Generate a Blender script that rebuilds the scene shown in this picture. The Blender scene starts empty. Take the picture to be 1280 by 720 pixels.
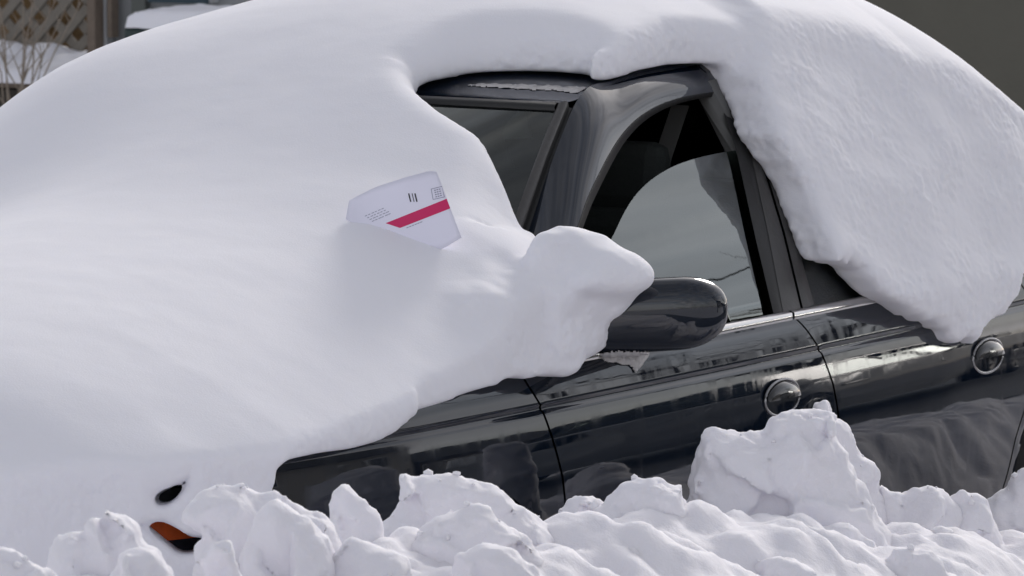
import bpy, bmesh, math, random
import numpy as np
from mathutils import Vector, Matrix
random.seed(7); rng = np.random.default_rng(11)
SC = bpy.context.scene; COL = SC.collection

# ------------------------------------------------------------------ camera solved from the photograph (1280 x 720, 7500 px focal length)
FPX = 7500.0; YAW = math.radians(30); PIT = math.atan(775/7500.)
FWD = np.array([math.cos(YAW)*math.cos(PIT), math.sin(YAW)*math.cos(PIT), -math.sin(PIT)])
RGT = np.array([math.sin(YAW), -math.cos(YAW), 0.0]); UPV = np.cross(RGT, FWD)
def ray(u, v): return FWD + RGT*(u-640)/FPX + UPV*(360-v)/FPX
CAM = np.array([0, -.91, .80]) - ray(690, 510)*12.0
def on_y(u, v, y):
    r = ray(u, v); return CAM + r*((y-CAM[1])/r[1])
def on_x(u, v, x):
    r = ray(u, v); return CAM + r*((x-CAM[0])/r[0])
def at_d(u, v, d): return CAM + ray(u, v)*d

# ------------------------------------------------------------------ small helpers
def tag(o, label=None, cat=None, group=None, kind=None):
    if label: o['label'] = label
    if cat: o['category'] = cat
    if group: o['group'] = group
    if kind: o['kind'] = kind
    return o
def thing(name, label, cat, loc=(0, 0, 0), rz=0, group=None):
    o = bpy.data.objects.new(name, None); COL.objects.link(o); o.location = loc; o.rotation_euler = (0, 0, rz)
    o.empty_display_size = .1
    return tag(o, label, cat, group)
def mk(name, verts, faces, mat, parent=None, smooth=True, flip=False):
    me = bpy.data.meshes.new(name)
    me.from_pydata([tuple(map(float, v)) for v in verts], [], [tuple(f[::-1]) if flip else tuple(f) for f in faces])
    me.update()
    if smooth: me.polygons.foreach_set('use_smooth', [True]*len(me.polygons))
    o = bpy.data.objects.new(name, me); COL.objects.link(o)
    if mat: me.materials.append(mat)
    if parent: o.parent = parent
    return o
def mk_np(name, V, F, mat, parent=None):
    me = bpy.data.meshes.new(name); n = len(F)
    me.vertices.add(len(V)); me.vertices.foreach_set('co', np.asarray(V, np.float32).ravel())
    me.loops.add(n*4); me.loops.foreach_set('vertex_index', np.asarray(F, np.int32).ravel())
    me.polygons.add(n); me.polygons.foreach_set('loop_start', np.arange(0, n*4, 4, dtype=np.int32))
    me.polygons.foreach_set('use_smooth', np.ones(n, bool))
    me.update(calc_edges=True); me.validate()
    o = bpy.data.objects.new(name, me); COL.objects.link(o); me.materials.append(mat)
    if parent: o.parent = parent
    return o
def grid_faces(n, m, off=0):
    return [(off+i*m+j, off+i*m+j+1, off+(i+1)*m+j+1, off+(i+1)*m+j) for i in range(n-1) for j in range(m-1)]
def grid(name, P, mat, parent=None, flip=False, keep=None, thick=0):
    P = np.asarray(P, float); n, m = P.shape[:2]
    F = grid_faces(n, m)
    if keep is not None: F = [f for f, k in zip(F, np.asarray(keep)[:n-1, :m-1].ravel()) if k]
    o = mk(name, P.reshape(-1, 3), F, mat, parent, True, flip)
    if thick:
        s = o.modifiers.new('s', 'SOLIDIFY'); s.thickness = thick; s.offset = -1
    return o
def resample(pts, n):
    p = np.asarray(pts, float); d = np.r_[0, np.cumsum(np.linalg.norm(np.diff(p, axis=0), axis=1))]
    t = np.linspace(0, d[-1], n)
    return np.stack([np.interp(t, d, p[:, k]) for k in range(p.shape[1])], 1)
def smooth_line(pts, n, it=3):
    p = resample(pts, n)
    for _ in range(it):
        q = p.copy(); q[1:-1] = .25*p[:-2]+.5*p[1:-1]+.25*p[2:]; p = q
    return p
class MB:
    def __init__(s): s.v = []; s.f = []
    def add(s, V, F):
        o = len(s.v); s.v += [tuple(map(float, p)) for p in V]; s.f += [tuple(i+o for i in q) for q in F]; return s
    def box(s, c, d, R=None):
        P = [(x*d[0]/2, y*d[1]/2, z*d[2]/2) for x in(-1, 1) for y in(-1, 1) for z in(-1, 1)]
        if R is not None: P = [tuple(R @ Vector(p)) for p in P]
        P = [(p[0]+c[0], p[1]+c[1], p[2]+c[2]) for p in P]
        return s.add(P, [(0, 1, 3, 2), (4, 6, 7, 5), (0, 4, 5, 1), (2, 3, 7, 6), (0, 2, 6, 4), (1, 5, 7, 3)])
    def tube(s, pts, r, n=8, cap=True):
        pts = [np.asarray(p, float) for p in pts]; V = []; F = []
        for i, p in enumerate(pts):
            t = pts[min(i+1, len(pts)-1)]-pts[max(i-1, 0)]; t /= max(np.linalg.norm(t), 1e-9)
            a = np.cross(t, (0, 0, 1.)) if abs(t[2]) < .9 else np.cross(t, (1., 0, 0)); a /= np.linalg.norm(a); b = np.cross(t, a)
            rr = r[i] if hasattr(r, '__len__') else r
            for k in range(n):
                w = 2*math.pi*k/n; V.append(p+rr*(math.cos(w)*a+math.sin(w)*b))
        for i in range(len(pts)-1):
            for k in range(n): F.append((i*n+k, i*n+(k+1) % n, (i+1)*n+(k+1) % n, (i+1)*n+k))
        if cap: F += [tuple(range(n))[::-1], tuple((len(pts)-1)*n+k for k in range(n))]
        return s.add(V, F)
    def build(s, name, mat, parent=None, smooth=False, bevel=0):
        o = mk(name, s.v, s.f, mat, parent, smooth)
        if bevel:
            b = o.modifiers.new('b', 'BEVEL'); b.width = bevel; b.segments = 2; b.limit_method = 'ANGLE'
        return o

# ------------------------------------------------------------------ materials
def newmat(name):
    m = bpy.data.materials.new(name); m.use_nodes = True; nt = m.node_tree
    return m, nt, nt.nodes['Principled BSDF']
def noise_node(nt, scale, detail=4, rough=.55, vec=None):
    n = nt.nodes.new('ShaderNodeTexNoise'); n.inputs['Scale'].default_value = scale; n.inputs['Detail'].default_value = detail
    n.inputs['Roughness'].default_value = rough
    if vec is None:
        g = nt.nodes.new('ShaderNodeNewGeometry'); vec = g.outputs['Position']
    nt.links.new(vec, n.inputs['Vector']); return n
def pmat(name, col, rough=.5, metal=0, coat=0, var=.12, nscale=9, bump=0, bscale=60, spec=.5):
    m, nt, b = newmat(name); L = nt.links
    b.inputs['Roughness'].default_value = rough; b.inputs['Metallic'].default_value = metal
    b.inputs['Coat Weight'].default_value = coat; b.inputs['Coat Roughness'].default_value = .02
    b.inputs['Specular IOR Level'].default_value = spec
    n = noise_node(nt, nscale)
    r = nt.nodes.new('ShaderNodeMix'); r.data_type = 'RGBA'
    r.inputs['A'].default_value = (*[c*(1-var) for c in col], 1); r.inputs['B'].default_value = (*[min(1, c*(1+var)) for c in col], 1)
    L.new(n.outputs['Fac'], r.inputs['Factor']); L.new(r.outputs['Result'], b.inputs['Base Color'])
    if bump:
        n2 = noise_node(nt, bscale); bp = nt.nodes.new('ShaderNodeBump'); bp.inputs['Strength'].default_value = bump; bp.inputs['Distance'].default_value = .01
        L.new(n2.outputs['Fac'], bp.inputs['Height']); L.new(bp.outputs['Normal'], b.inputs['Normal'])
    return m
def snow_mat(name, col=(.855, .852, .90), streak=False, grain=.2, med=.25):
    m, nt, b = newmat(name); L = nt.links
    b.inputs['Roughness'].default_value = .75; b.inputs['Specular IOR Level'].default_value = .25
    b.inputs['Base Color'].default_value = (*col, 1)
    b.inputs['Subsurface Weight'].default_value = .35; b.inputs['Subsurface Scale'].default_value = .02
    b.inputs['Subsurface Radius'].default_value = (.9, 1., 1.15)
    g = nt.nodes.new('ShaderNodeNewGeometry'); vec = g.outputs['Position']
    nf = noise_node(nt, 240, 3, .6, vec); nm0 = noise_node(nt, 30, 3, .5, vec); nm = nt.nodes.new('ShaderNodeMath'); nm.operation = 'MULTIPLY'; nm.inputs[1].default_value = med; L.new(nm0.outputs['Fac'], nm.inputs[0])
    a = nt.nodes.new('ShaderNodeMath'); a.operation = 'MULTIPLY_ADD'; a.inputs[1].default_value = .22
    L.new(nf.outputs['Fac'], a.inputs[0]); L.new(nm.outputs[0], a.inputs[2])
    h = a.outputs[0]
    if streak:
        mp = nt.nodes.new('ShaderNodeMapping'); mp.inputs['Rotation'].default_value = (0, math.radians(38), 0); mp.inputs['Scale'].default_value = (7, 14, 34)
        L.new(vec, mp.inputs['Vector']); ns = noise_node(nt, 1.0, 4, .6, mp.outputs['Vector'])
        a2 = nt.nodes.new('ShaderNodeMath'); a2.operation = 'MULTIPLY_ADD'; a2.inputs[1].default_value = 1.1
        L.new(ns.outputs['Fac'], a2.inputs[0]); L.new(h, a2.inputs[2]); h = a2.outputs[0]
    bp = nt.nodes.new('ShaderNodeBump'); bp.inputs['Strength'].default_value = grain; bp.inputs['Distance'].default_value = .012
    L.new(h, bp.inputs['Height']); L.new(bp.outputs['Normal'], b.inputs['Normal'])
    return m
def glass_mat(name, tint, f0):
    m, nt, b = newmat(name); L = nt.links; out = nt.nodes['Material Output']
    nt.nodes.remove(b)
    tr = nt.nodes.new('ShaderNodeBsdfTransparent'); tr.inputs['Color'].default_value = (*tint, 1)
    gl = nt.nodes.new('ShaderNodeBsdfGlossy'); gl.inputs['Roughness'].default_value = .015; gl.inputs['Color'].default_value = (.9, .95, .93, 1)
    fr = nt.nodes.new('ShaderNodeFresnel'); fr.inputs['IOR'].default_value = f0
    n = noise_node(nt, 3.0, 3); bp = nt.nodes.new('ShaderNodeBump'); bp.inputs['Strength'].default_value = .02; bp.inputs['Distance'].default_value = .02
    L.new(n.outputs['Fac'], bp.inputs['Height']); L.new(bp.outputs['Normal'], gl.inputs['Normal'])
    mx = nt.nodes.new('ShaderNodeMixShader'); L.new(fr.outputs[0], mx.inputs[0]); L.new(tr.outputs[0], mx.inputs[1]); L.new(gl.outputs[0], mx.inputs[2])
    L.new(mx.outputs[0], out.inputs['Surface']); return m
def paint_mat(name, col):
    m, nt, b = newmat(name); L = nt.links
    b.inputs['Roughness'].default_value = .5; b.inputs['Specular IOR Level'].default_value = 0
    b.inputs['Coat Weight'].default_value = 1; b.inputs['Coat Roughness'].default_value = .03; b.inputs['Coat IOR'].default_value = 1.6
    n = noise_node(nt, 5, 5, .6); r = nt.nodes.new('ShaderNodeMix'); r.data_type = 'RGBA'
    r.inputs['A'].default_value = (*col, 1); r.inputs['B'].default_value = (*[c*1.5+.0006 for c in col], 1)
    L.new(n.outputs['Fac'], r.inputs['Factor']); L.new(r.outputs['Result'], b.inputs['Base Color'])
    # road film: slightly rougher coat in vertical runs, and the gentle waviness of pressed sheet metal
    g = nt.nodes.new('ShaderNodeNewGeometry'); mp = nt.nodes.new('ShaderNodeMapping'); mp.inputs['Scale'].default_value = (26, 26, 2.2)
    L.new(g.outputs['Position'], mp.inputs['Vector']); n2 = noise_node(nt, 1, 4, .6, mp.outputs['Vector'])
    mr = nt.nodes.new('ShaderNodeMapRange'); mr.inputs['From Min'].default_value = .45; mr.inputs['From Max'].default_value = .8
    mr.inputs['To Min'].default_value = .02; mr.inputs['To Max'].default_value = .16
    L.new(n2.outputs['Fac'], mr.inputs['Value']); L.new(mr.outputs['Result'], b.inputs['Coat Roughness'])
    mr2 = nt.nodes.new('ShaderNodeMapRange'); mr2.inputs['From Min'].default_value = .56; mr2.inputs['From Max'].default_value = .78; mr2.inputs['To Max'].default_value = .012
    L.new(n2.outputs['Fac'], mr2.inputs['Value']); r2 = nt.nodes.new('ShaderNodeMix'); r2.data_type = 'RGBA'; r2.inputs['B'].default_value = (.30, .29, .28, 1)
    L.new(mr2.outputs['Result'], r2.inputs['Factor']); L.new(r.outputs['Result'], r2.inputs['A']); L.new(r2.outputs['Result'], b.inputs['Base Color'])
    n3 = noise_node(nt, 2.6, 2, .5); bp = nt.nodes.new('ShaderNodeBump'); bp.inputs['Strength'].default_value = .07; bp.inputs['Distance'].default_value = .03
    L.new(n3.outputs['Fac'], bp.inputs['Height']); L.new(bp.outputs['Normal'], b.inputs['Coat Normal'])
    return m

M = {}
M['snow'] = snow_mat('smooth_snow'); M['slab'] = snow_mat('crusted_snow', streak=True, grain=.3)
M['bank'] = snow_mat('ploughed_snow', (.868, .852, .897), grain=.3, med=1.)
M['paint'] = paint_mat('midnight_blue_paint', (.003, .0062, .013))
M['paint_pale'] = paint_mat('silver_paint', (.22, .22, .22))
M['rubber'] = pmat('black_rubber', (.012, .012, .012), .5, bump=.1)
M['trimgrey'] = pmat('weathered_grey_moulding', (.045, .043, .042), .42, bump=.1)
M['chrome'] = pmat('bright_moulding', (.62, .61, .6), .16, 1, var=.06)
M['dark'] = pmat('dark_cavity', (.006, .006, .006), .9)
M['cloth'] = pmat('charcoal_upholstery', (.05, .058, .056), .95, bump=.3, bscale=220)
M['dash'] = pmat('grey_plastic', (.06, .066, .065), .6, bump=.1)
M['pillar_in'] = pmat('grey_pillar_trim', (.16, .16, .155), .7)
M['glass'] = glass_mat('side_glass', (.34, .42, .38), 2.35)
M['wglass'] = glass_mat('windshield_glass', (.45, .55, .5), 1.7)
M['handle'] = pmat('black_gloss_plastic', (.012, .013, .015), .12, coat=.6)
M['orange'] = pmat('amber_lens', (.75, .13, .02), .18, var=.25, nscale=60, bump=.15, bscale=150)
M['lens'] = pmat('headlamp_lens', (.05, .055, .06), .08, coat=1)
M['steel'] = pmat('alloy_wheel', (.35, .35, .35), .35, .9)
M['tyre'] = pmat('tyre_rubber', (.018, .018, .018), .85, bump=.4)
M['red'] = pmat('tail_lens', (.3, .01, .01), .15)

# ------------------------------------------------------------------ value noise + surface nets (snow is modelled as solids)
_perm = rng.permutation(4096).astype(np.int64)
def vnoise(x, y, z):
    xi = np.floor(x).astype(np.int64); yi = np.floor(y).astype(np.int64); zi = np.floor(z).astype(np.int64)
    xf = (x-xi); yf = (y-yi); zf = (z-zi)
    u = xf*xf*xf*(xf*(xf*6-15)+10); v = yf*yf*yf*(yf*(yf*6-15)+10); w = zf*zf*zf*(zf*(zf*6-15)+10)
    def g(dx, dy, dz):
        h = _perm[(_perm[(_perm[(xi+dx) & 4095]+yi+dy) & 4095]+zi+dz) & 4095]
        a = (h % 64)/64.*2*np.pi; c = ((h//64) % 64)/32.-1; s = np.sqrt(np.maximum(0, 1-c*c))
        return (xf-dx)*np.cos(a)*s+(yf-dy)*np.sin(a)*s+(zf-dz)*c
    L = lambda a, b, t: a+(b-a)*t
    return L(L(L(g(0, 0, 0), g(1, 0, 0), u), L(g(0, 1, 0), g(1, 1, 0), u), v), L(L(g(0, 0, 1), g(1, 0, 1), u), L(g(0, 1, 1), g(1, 1, 1), u), v), w)
def fbm(P, s, oct=3, off=0.):
    r = 0; a = 1.
    for k in range(oct):
        r = r+a*vnoise(P[..., 0]*s+off, P[..., 1]*s+off*1.7, P[..., 2]*s-off); s *= 2.1; a *= .5
    return r
def billow(P, s, oct=3, off=0.):
    r = 0; a = 1.
    for k in range(oct):
        r = r+a*np.abs(vnoise(P[..., 0]*s+off, P[..., 1]*s+off*1.7, P[..., 2]*s-off)); s *= 2.1; a *= .5
    return r
def worley(P, s):
    Q = P*s; I = np.floor(Q).astype(np.int64); d = np.full(len(P), 9.)
    for i in(-1, 0, 1):
        for j in(-1, 0, 1):
            for k in(-1, 0, 1):
                a = I[:, 0]+i; b = I[:, 1]+j; c = I[:, 2]+k
                h = _perm[(_perm[(_perm[a & 4095]+b) & 4095]+c) & 4095]
                f = np.stack([a+(h % 16)/16.+.03, b+((h//16) % 16)/16.+.03, c+((h//256) % 16)/16.+.03], 1)
                d = np.minimum(d, ((f-Q)**2).sum(1))
    return np.sqrt(d)
def smax(a, b, k):
    h = np.clip(.5+.5*(a-b)/k, 0, 1); return b+(a-b)*h+k*h*(1-h)
def smin(a, b, k): return -smax(-a, -b, k)
def nets(F, org, h):
    S = F < 0
    n0, n1, n2 = F.shape
    c = np.zeros((n0-1, n1-1, n2-1), np.int8)
    for i in(0, 1):
        for j in(0, 1):
            for k in(0, 1): c += S[i:n0-1+i, j:n1-1+j, k:n2-1+k]
    act = (c > 0) & (c < 8); idx = -np.ones(act.shape, np.int64); I = np.argwhere(act); idx[act] = np.arange(len(I))
    acc = np.zeros((len(I), 3)); cnt = np.zeros(len(I))
    cor = [(i, j, k) for i in(0, 1) for j in(0, 1) for k in(0, 1)]
    for a in cor:
        for ax in range(3):
            if a[ax] == 0:
                b = list(a); b[ax] = 1
                fa = F[I[:, 0]+a[0], I[:, 1]+a[1], I[:, 2]+a[2]]; fb = F[I[:, 0]+b[0], I[:, 1]+b[1], I[:, 2]+b[2]]
                m = (fa < 0) != (fb < 0); t = np.where(m, fa/np.where(m, fa-fb, 1), 0)
                p = np.array(a, float)+np.zeros((len(I), 3)); p[:, ax] += t
                acc[m] += p[m]; cnt[m] += 1
    V = np.asarray(org)+h*(I+acc/cnt[:, None])
    Q = []
    for ax in range(3):
        o1, o2 = [(1, 2), (2, 0), (0, 1)][ax]
        sl = lambda d: tuple(slice(1, None) if False else slice(None) for _ in range(3))
        A = np.moveaxis(S, ax, 0)
        ch = A[:-1] != A[1:]; E = np.argwhere(np.moveaxis(ch, 0, ax))
        E = E[(E[:, o1] > 0) & (E[:, o2] > 0) & (E[:, o1] < F.shape[o1]-1) & (E[:, o2] < F.shape[o2]-1)]
        def cell(d1, d2):
            q = E.copy(); q[:, o1] -= d1; q[:, o2] -= d2; return idx[q[:, 0], q[:, 1], q[:, 2]]
        q = np.stack([cell(0, 0), cell(1, 0), cell(1, 1), cell(0, 1)], 1)
        ins = S[E[:, 0], E[:, 1], E[:, 2]]
        q[~ins] = q[~ins][:, ::-1]
        Q.append(q)
    return V, np.concatenate(Q)
def subdivide(V, F):
    n = len(V); E = np.sort(np.concatenate([F[:, [k, (k+1) % 4]] for k in range(4)]), 1)
    key = E[:, 0].astype(np.int64)*n+E[:, 1]; u, inv = np.unique(key, return_inverse=True)
    a, b = u//n, u % n; M_ = (V[a]+V[b])/2; C_ = V[F].mean(1); m = len(F); inv = inv.reshape(4, m)
    e = n+inv; c = n+len(u)+np.arange(m)
    Q = np.concatenate([np.stack([F[:, k], e[k], c, e[k-1]], 1) for k in range(4)])
    return np.concatenate([V, M_, C_]), Q
def vnormals(V, F):
    n = np.cross(V[F[:, 2]]-V[F[:, 0]], V[F[:, 3]]-V[F[:, 1]]); N = np.zeros_like(V)
    for k in range(4): np.add.at(N, F[:, k], n)
    return N/np.maximum(np.linalg.norm(N, axis=1), 1e-12)[:, None]
def relax(V, F, it=2, w=.5):
    for _ in range(it):
        S = np.zeros_like(V); c = np.zeros(len(V))
        for k in range(4):
            np.add.at(S, F[:, k], V[F[:, (k+1) % 4]]); np.add.at(c, F[:, k], 1)
        V = V*(1-w)+w*S/np.maximum(c, 1)[:, None]
    return V
def poly_sd(px, py, poly):
    """signed distance to a polygon, positive inside"""
    poly = np.asarray(poly, float); d = np.full(px.shape, 1e9); ins = np.zeros(px.shape, bool)
    for a, b in zip(poly, np.roll(poly, -1, 0)):
        e = b-a; wx = px-a[0]; wy = py-a[1]; t = np.clip((wx*e[0]+wy*e[1])/max(e@e, 1e-12), 0, 1)
        d = np.minimum(d, (wx-t*e[0])**2+(wy-t*e[1])**2)
        if a[1] != b[1]:
            ins ^= ((a[1] > py) != (b[1] > py)) & (px < (b[0]-a[0])*(py-a[1])/(b[1]-a[1])+a[0])
    d = np.sqrt(d); return np.where(ins, d, -d)

# ------------------------------------------------------------------ car shape functions (front of the car towards -x, left side towards -y)
_wx = np.array([-1.50, -1.46, -1.40, -1.25, -1.0, -.5, 0, .6, 1.2, 1.8, 2.4, 2.9, 3.2, 3.42, 3.5])
_wy = np.array([.40, .52, .62, .745, .83, .892, .91, .917, .92, .918, .90, .85, .77, .62, .50])
_xx = np.linspace(-1.5, 3.5, 501); _ww = np.interp(_xx, _wx, _wy)
for _ in range(60): _ww[1:-1] = .25*_ww[:-2]+.5*_ww[1:-1]+.25*_ww[2:]
def W(x): return np.interp(x, _xx, _ww)
BELT = .878
_iz = [.16, .20, .30, .42, .60, .66, .70, .74, .770, .7905, .7935, .801, .8045, .83, .858, .874, .885]
_ii = [.13, .08, .035, .012, 0, .0015, .005, .0105, .0165, .0215, .0265, .0265, .0235, .031, .041, .049, .060]
def inset(z): return np.interp(z, _iz, _ii)
def kz(x):      # how far the shoulder line has sunk at the nose and the tail
    x = np.asarray(x, float)
    return np.clip(1-.62*np.clip((-x-1.02)/.48, 0, 1)**1.6-.25*np.clip((x-2.6)/.9, 0, 1)**2, .2, 1)
def side(x, z, off=0):   # point on the left side; z is the height before the shoulder sinks
    zz = np.where(np.asarray(z) > .62, .62+(np.asarray(z)-.62)*kz(x), z)
    return np.stack(np.broadcast_arrays(x, -(W(x)-inset(z)-off), zz), -1)
def g(x, z):             # greenhouse half width
    q = np.clip((np.asarray(z, float)-.885)/.50, 0, 1.25)
    wb = W(x)-.062
    return wb-(wb-.575)*(.78*q+.22*q*q)
def on_g(u, v, off=0, mirror=False):
    y = -.75
    for _ in range(25):
        p = on_y(u, v, y); y = .5*y+.5*(-(float(g(p[0], p[2]))+off))
    return on_y(u, v, y)
def gl(pts, off=0): return np.array([on_g(u, v, off) for u, v in pts])
XR = np.array([.50, .62, .8, 1.0, 1.3, 1.7, 2.0, 2.15, 2.7]); ZR = np.array([1.33, 1.388, 1.418, 1.436, 1.445, 1.43, 1.40, 1.37, 1.02])
def roofz(x, y): return np.interp(x, XR, ZR)-.04*(np.abs(y)/.57)**2.2
def hoodz(x, y):
    c = np.interp(x, [-1.5, -1.45, -1.3, -1.0, -.6, -.2, .3], [.66, .715, .785, .865, .925, .965, .985])
    e = .62+.265*kz(x); w = W(x)-.06
    return c-(c-e)*(np.abs(y)/w)**2.4
GE_T = on_y(697, 131, -.56); GE_B = on_y(600, 413, -.70)       # left edge of the windshield
def hd(y): q = (y/.56)**2; return np.stack([GE_T[0]-.10+.10*q, y, GE_T[2]+.012-.012*q], -1)
def bs(y): q = (y/.56)**2; return np.stack([GE_B[0]-.42+.42*q, y*(.70/.56), GE_B[2]+.015-.015*q], -1)
def wsurf(y, t):         # windshield: t 0 header, 1 base
    a = hd(y); b = bs(y); t = np.asarray(t)[..., None]
    p = a*(1-t)+b*t; bulge = .035*4*t*(1-t)*(1-.6*(np.asarray(y)/.56)**2)[..., None]
    return p+bulge*np.array([-.6, 0, .8])

# ------------------------------------------------------------------ the car
def xcut_front(z): return np.interp(z, [.2, .656, .708, .80, .851, .9], [.12, .045, .028, -.001, -.033, -.055])
def xcut_b(z): return np.interp(z, [.2, .666, .72, .793, .85, .889], [1.30, 1.247, 1.235, 1.205, 1.159, 1.113])
def xcut_rear(z): return np.interp(z, [.2, .4, .5, .6, .7, .8, .89], [2.12, 2.16, 2.20, 2.27, 2.32, 2.32, 2.25])
Zs = np.array(sorted(set(list(np.round(np.linspace(.2, .76, 22), 4)) + [.72, .740, .77, .782, .7905, .7935, .801, .8045, .812, .822, .83, .844, .858, .866, .874])))
def side_panel(name, xa, xb, nx, mat, parent, zrows=Zs, off=0, sgn=1, wheel=None):
    P = np.zeros((nx, len(zrows), 3))
    for j, z in enumerate(zrows):
        a = xa(z) if callable(xa) else xa; b = xb(z) if callable(xb) else xb
        xs = np.linspace(a, b, nx); P[:, j] = side(xs, np.full(nx, z), off)
    # turn the edges in so the shut lines read as real gaps
    keep = None
    if wheel is not None:
        c = (P[:-1, :-1]+P[1:, 1:])/2; keep = np.ones((nx, len(zrows)), bool)
        for wx in wheel:
            r = np.hypot(P[..., 0]-wx, P[..., 2]-.33); ins = r < .342
            keep[:-1, :-1] &= ~(ins[:-1, :-1] & ins[1:, :-1] & ins[:-1, 1:] & ins[1:, 1:])
            k = np.where(ins, .342/np.maximum(r, 1e-3), 1); P[..., 0] = wx+(P[..., 0]-wx)*k; P[..., 2] = .33+(P[..., 2]-.33)*k
    P[..., 1] *= sgn
    return grid(name, P, mat, parent, flip=(sgn < 0), keep=keep)
def dome(c, ax, ay, nrm, tilt, prof, mat, name, parent, n=40, rings=None):
    """round dish or knob: rings of (radius fraction, height) about c in the plane ax, ay"""
    V = []; F = []; R = rings
    for r, h in R:
        for k in range(n):
            w = 2*math.pi*k/n; V.append(c+r*(ax*math.cos(w)+ay*math.sin(w))+nrm*h)
    for i in range(len(R)-1):
        for k in range(n): F.append((i*n+k, i*n+(k+1) % n, (i+1)*n+(k+1) % n, (i+1)*n+k))
    F.append(tuple((len(R)-1)*n+k for k in range(n)))
    return mk(name, V, F, mat, parent)

GFLIP = True
def build_car(root, paint, closeup=True):
    G = {}
    # --- body shell: lower sides outside the doors, hood, deck, nose and tail
    body = side_panel('body', -1.46, lambda z: xcut_front(z)-.004, 90, paint, root, wheel=(-.30,))
    G['body'] = body
    fender = side_panel('rear_fender', lambda z: xcut_rear(z)+.004, 3.45, 70, paint, root, wheel=(2.54,))
    side_panel('right_side', -1.46, 3.45, 240, paint, root, sgn=-1, wheel=(-.30, 2.54))
    # shoulder and hood
    xs = np.linspace(-1.46, 3.45, 200); ts = np.linspace(-1, 1, 41); P = np.zeros((200, 41, 3))
    for i, x in enumerate(xs):
        w = W(x)-inset(.874)
        P[i, :, 0] = x; P[i, :, 1] = ts*w
        zc = hoodz(x, ts*w*.999) if x < 1.2 else np.interp(x, [2.4, 2.7, 3.2, 3.4, 3.45], [.95, .965, .955, .90, .86])-(.09)*np.abs(ts)**2.4*kz(x)
        P[i, :, 2] = zc
        P[i, 0, 2] = P[i, -1, 2] = .62+(.874-.62)*kz(x)
    hk = np.ones((200, 41), bool); hk[xs > -.12] = False
    grid('hood', P, paint, root, keep=hk)
    dk = np.ones((200, 41), bool); dk[xs < 2.55] = False
    grid('trunk_lid', P, paint, root, keep=dk)
    # nose and tail skins
    for nm, x0, x1, sg in (('front_bumper', -1.46, -1.56, -1), ('rear_bumper', 3.45, 3.53, 1)):
        zr = np.linspace(.2, .62+(.874-.62)*float(kz(x0)), 14); yy = np.linspace(-1, 1, 31); Q = np.zeros((14, 31, 3))
        for i, z in enumerate(zr):
            w = W(x0)-np.interp(z, _iz, _ii); Q[i, :, 1] = yy*w; Q[i, :, 2] = z; Q[i, :, 0] = x0+(x1-x0)*(1-np.abs(yy)**3)*np.sin(math.pi*np.clip((z-.12)/(.62), 0, 1))
        grid(nm, Q, paint, root, flip=(sg > 0))
    # dark inner structure behind the shut lines and wheel openings, and the floor
    P = np.zeros((120, 9, 3)); zr = np.linspace(.22, .86, 9)
    for sg in(1, -1):
        for j, z in enumerate(zr): P[:, j] = side(np.linspace(-1.3, 3.3, 120), np.full(120, z), .035)
        Q = P.copy(); Q[..., 1] *= sg; grid('inner_frame', Q, M['dark'], root, flip=sg < 0)
    MB().box((.95, 0, .24), (4.3, 1.6, .05)).build('floor_pan', M['dark'], root)
    # --- doors on the left side
    fd = side_panel('front_door', lambda z: xcut_front(z)+.004, lambda z: xcut_b(z)-.004, 70, paint, root)
    rd = side_panel('rear_door', lambda z: xcut_b(z)+.004, lambda z: xcut_rear(z)-.004, 60, paint, root, wheel=(2.54,))
    # returns of the shut lines
    def lip(xc, par, d):
        zs = np.linspace(.3, .874, 24); a = side(xc(zs)+d*.004, zs); b = a+np.array([0, .03, 0]); grid('door_edge', np.stack([a, b], 1), M['dark'], par)
    # belt mouldings
    def strip(name, pts, ny, nz, mat, par, off=.006):
        pts = np.asarray(pts); n = len(pts); prof = [(-.002, -.006), (off*.75, -.0035), (off, .005), (off*.8, .015), (-.006, .019)]
        Q = np.zeros((n, len(prof), 3))
        for j, (o, z) in enumerate(prof): Q[:, j] = pts+np.array([0, -o, z-.008])
        return grid(name, Q, mat, par)
    def belt(xa, xb, n=40):
        xs = np.linspace(xa, xb, n); return np.stack([xs, -(W(xs)-.052), np.full(n, BELT)], 1)
    strip('belt_moulding', belt(.10, 1.117), 0, 0, M['chrome'], fd)
    strip('belt_moulding', belt(1.127, 2.28), 0, 0, M['chrome'], rd)
    # --- greenhouse: traced on the tumblehome surface g
    wo = smooth_line([(672, 440), (690, 370), (722, 285), (735, 245), (760, 195), (775, 170), (795, 148), (822, 131), (852, 121), (880, 116), (897, 114)], 60, 4)
    gv = np.array([on_y(*p) for p in [(585, 448, -.735), (622, 395, -.70), (661, 289, -.655), (690, 200, -.615), (717, 131, -.582), (725, 118, -.575), (738, 104, -.565)]])
    rail = np.array([(1.0, -.548, 0), (1.15, -.54, 0), (1.36, -.535, 0)]); rail[:, 2] = roofz(rail[:, 0], rail[:, 1])+.002
    outer = resample(np.vstack([gv, [[.86, -.556, roofz(.86, -.556)+.002]], rail]), 60)
    for _ in range(4): outer[1:-1] = .25*outer[:-2]+.5*outer[1:-1]+.25*outer[2:]
    inner = gl(wo, .004); n = 60; K = 9
    # the groove side reaches its corner at the same fraction as the window edge
    Q = np.zeros((n, K, 3))
    nrm = np.array([-.35, -.85, .38]); nrm /= np.linalg.norm(nrm)
    for j in range(K):
        t = j/(K-1); Q[:, j] = outer*(1-t)+inner*t+nrm*(.013*4*t*(1-t))
    for sg in(1, -1):
        R = Q.copy(); R[..., 1] *= sg
        grid('front_pillar', R, paint, root, flip=sg < 0)
    # black groove and grey windshield side moulding
    ge = np.array([GE_T+(GE_B-GE_T)*t for t in np.linspace(-.02, 1.05, 24)])
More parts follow.
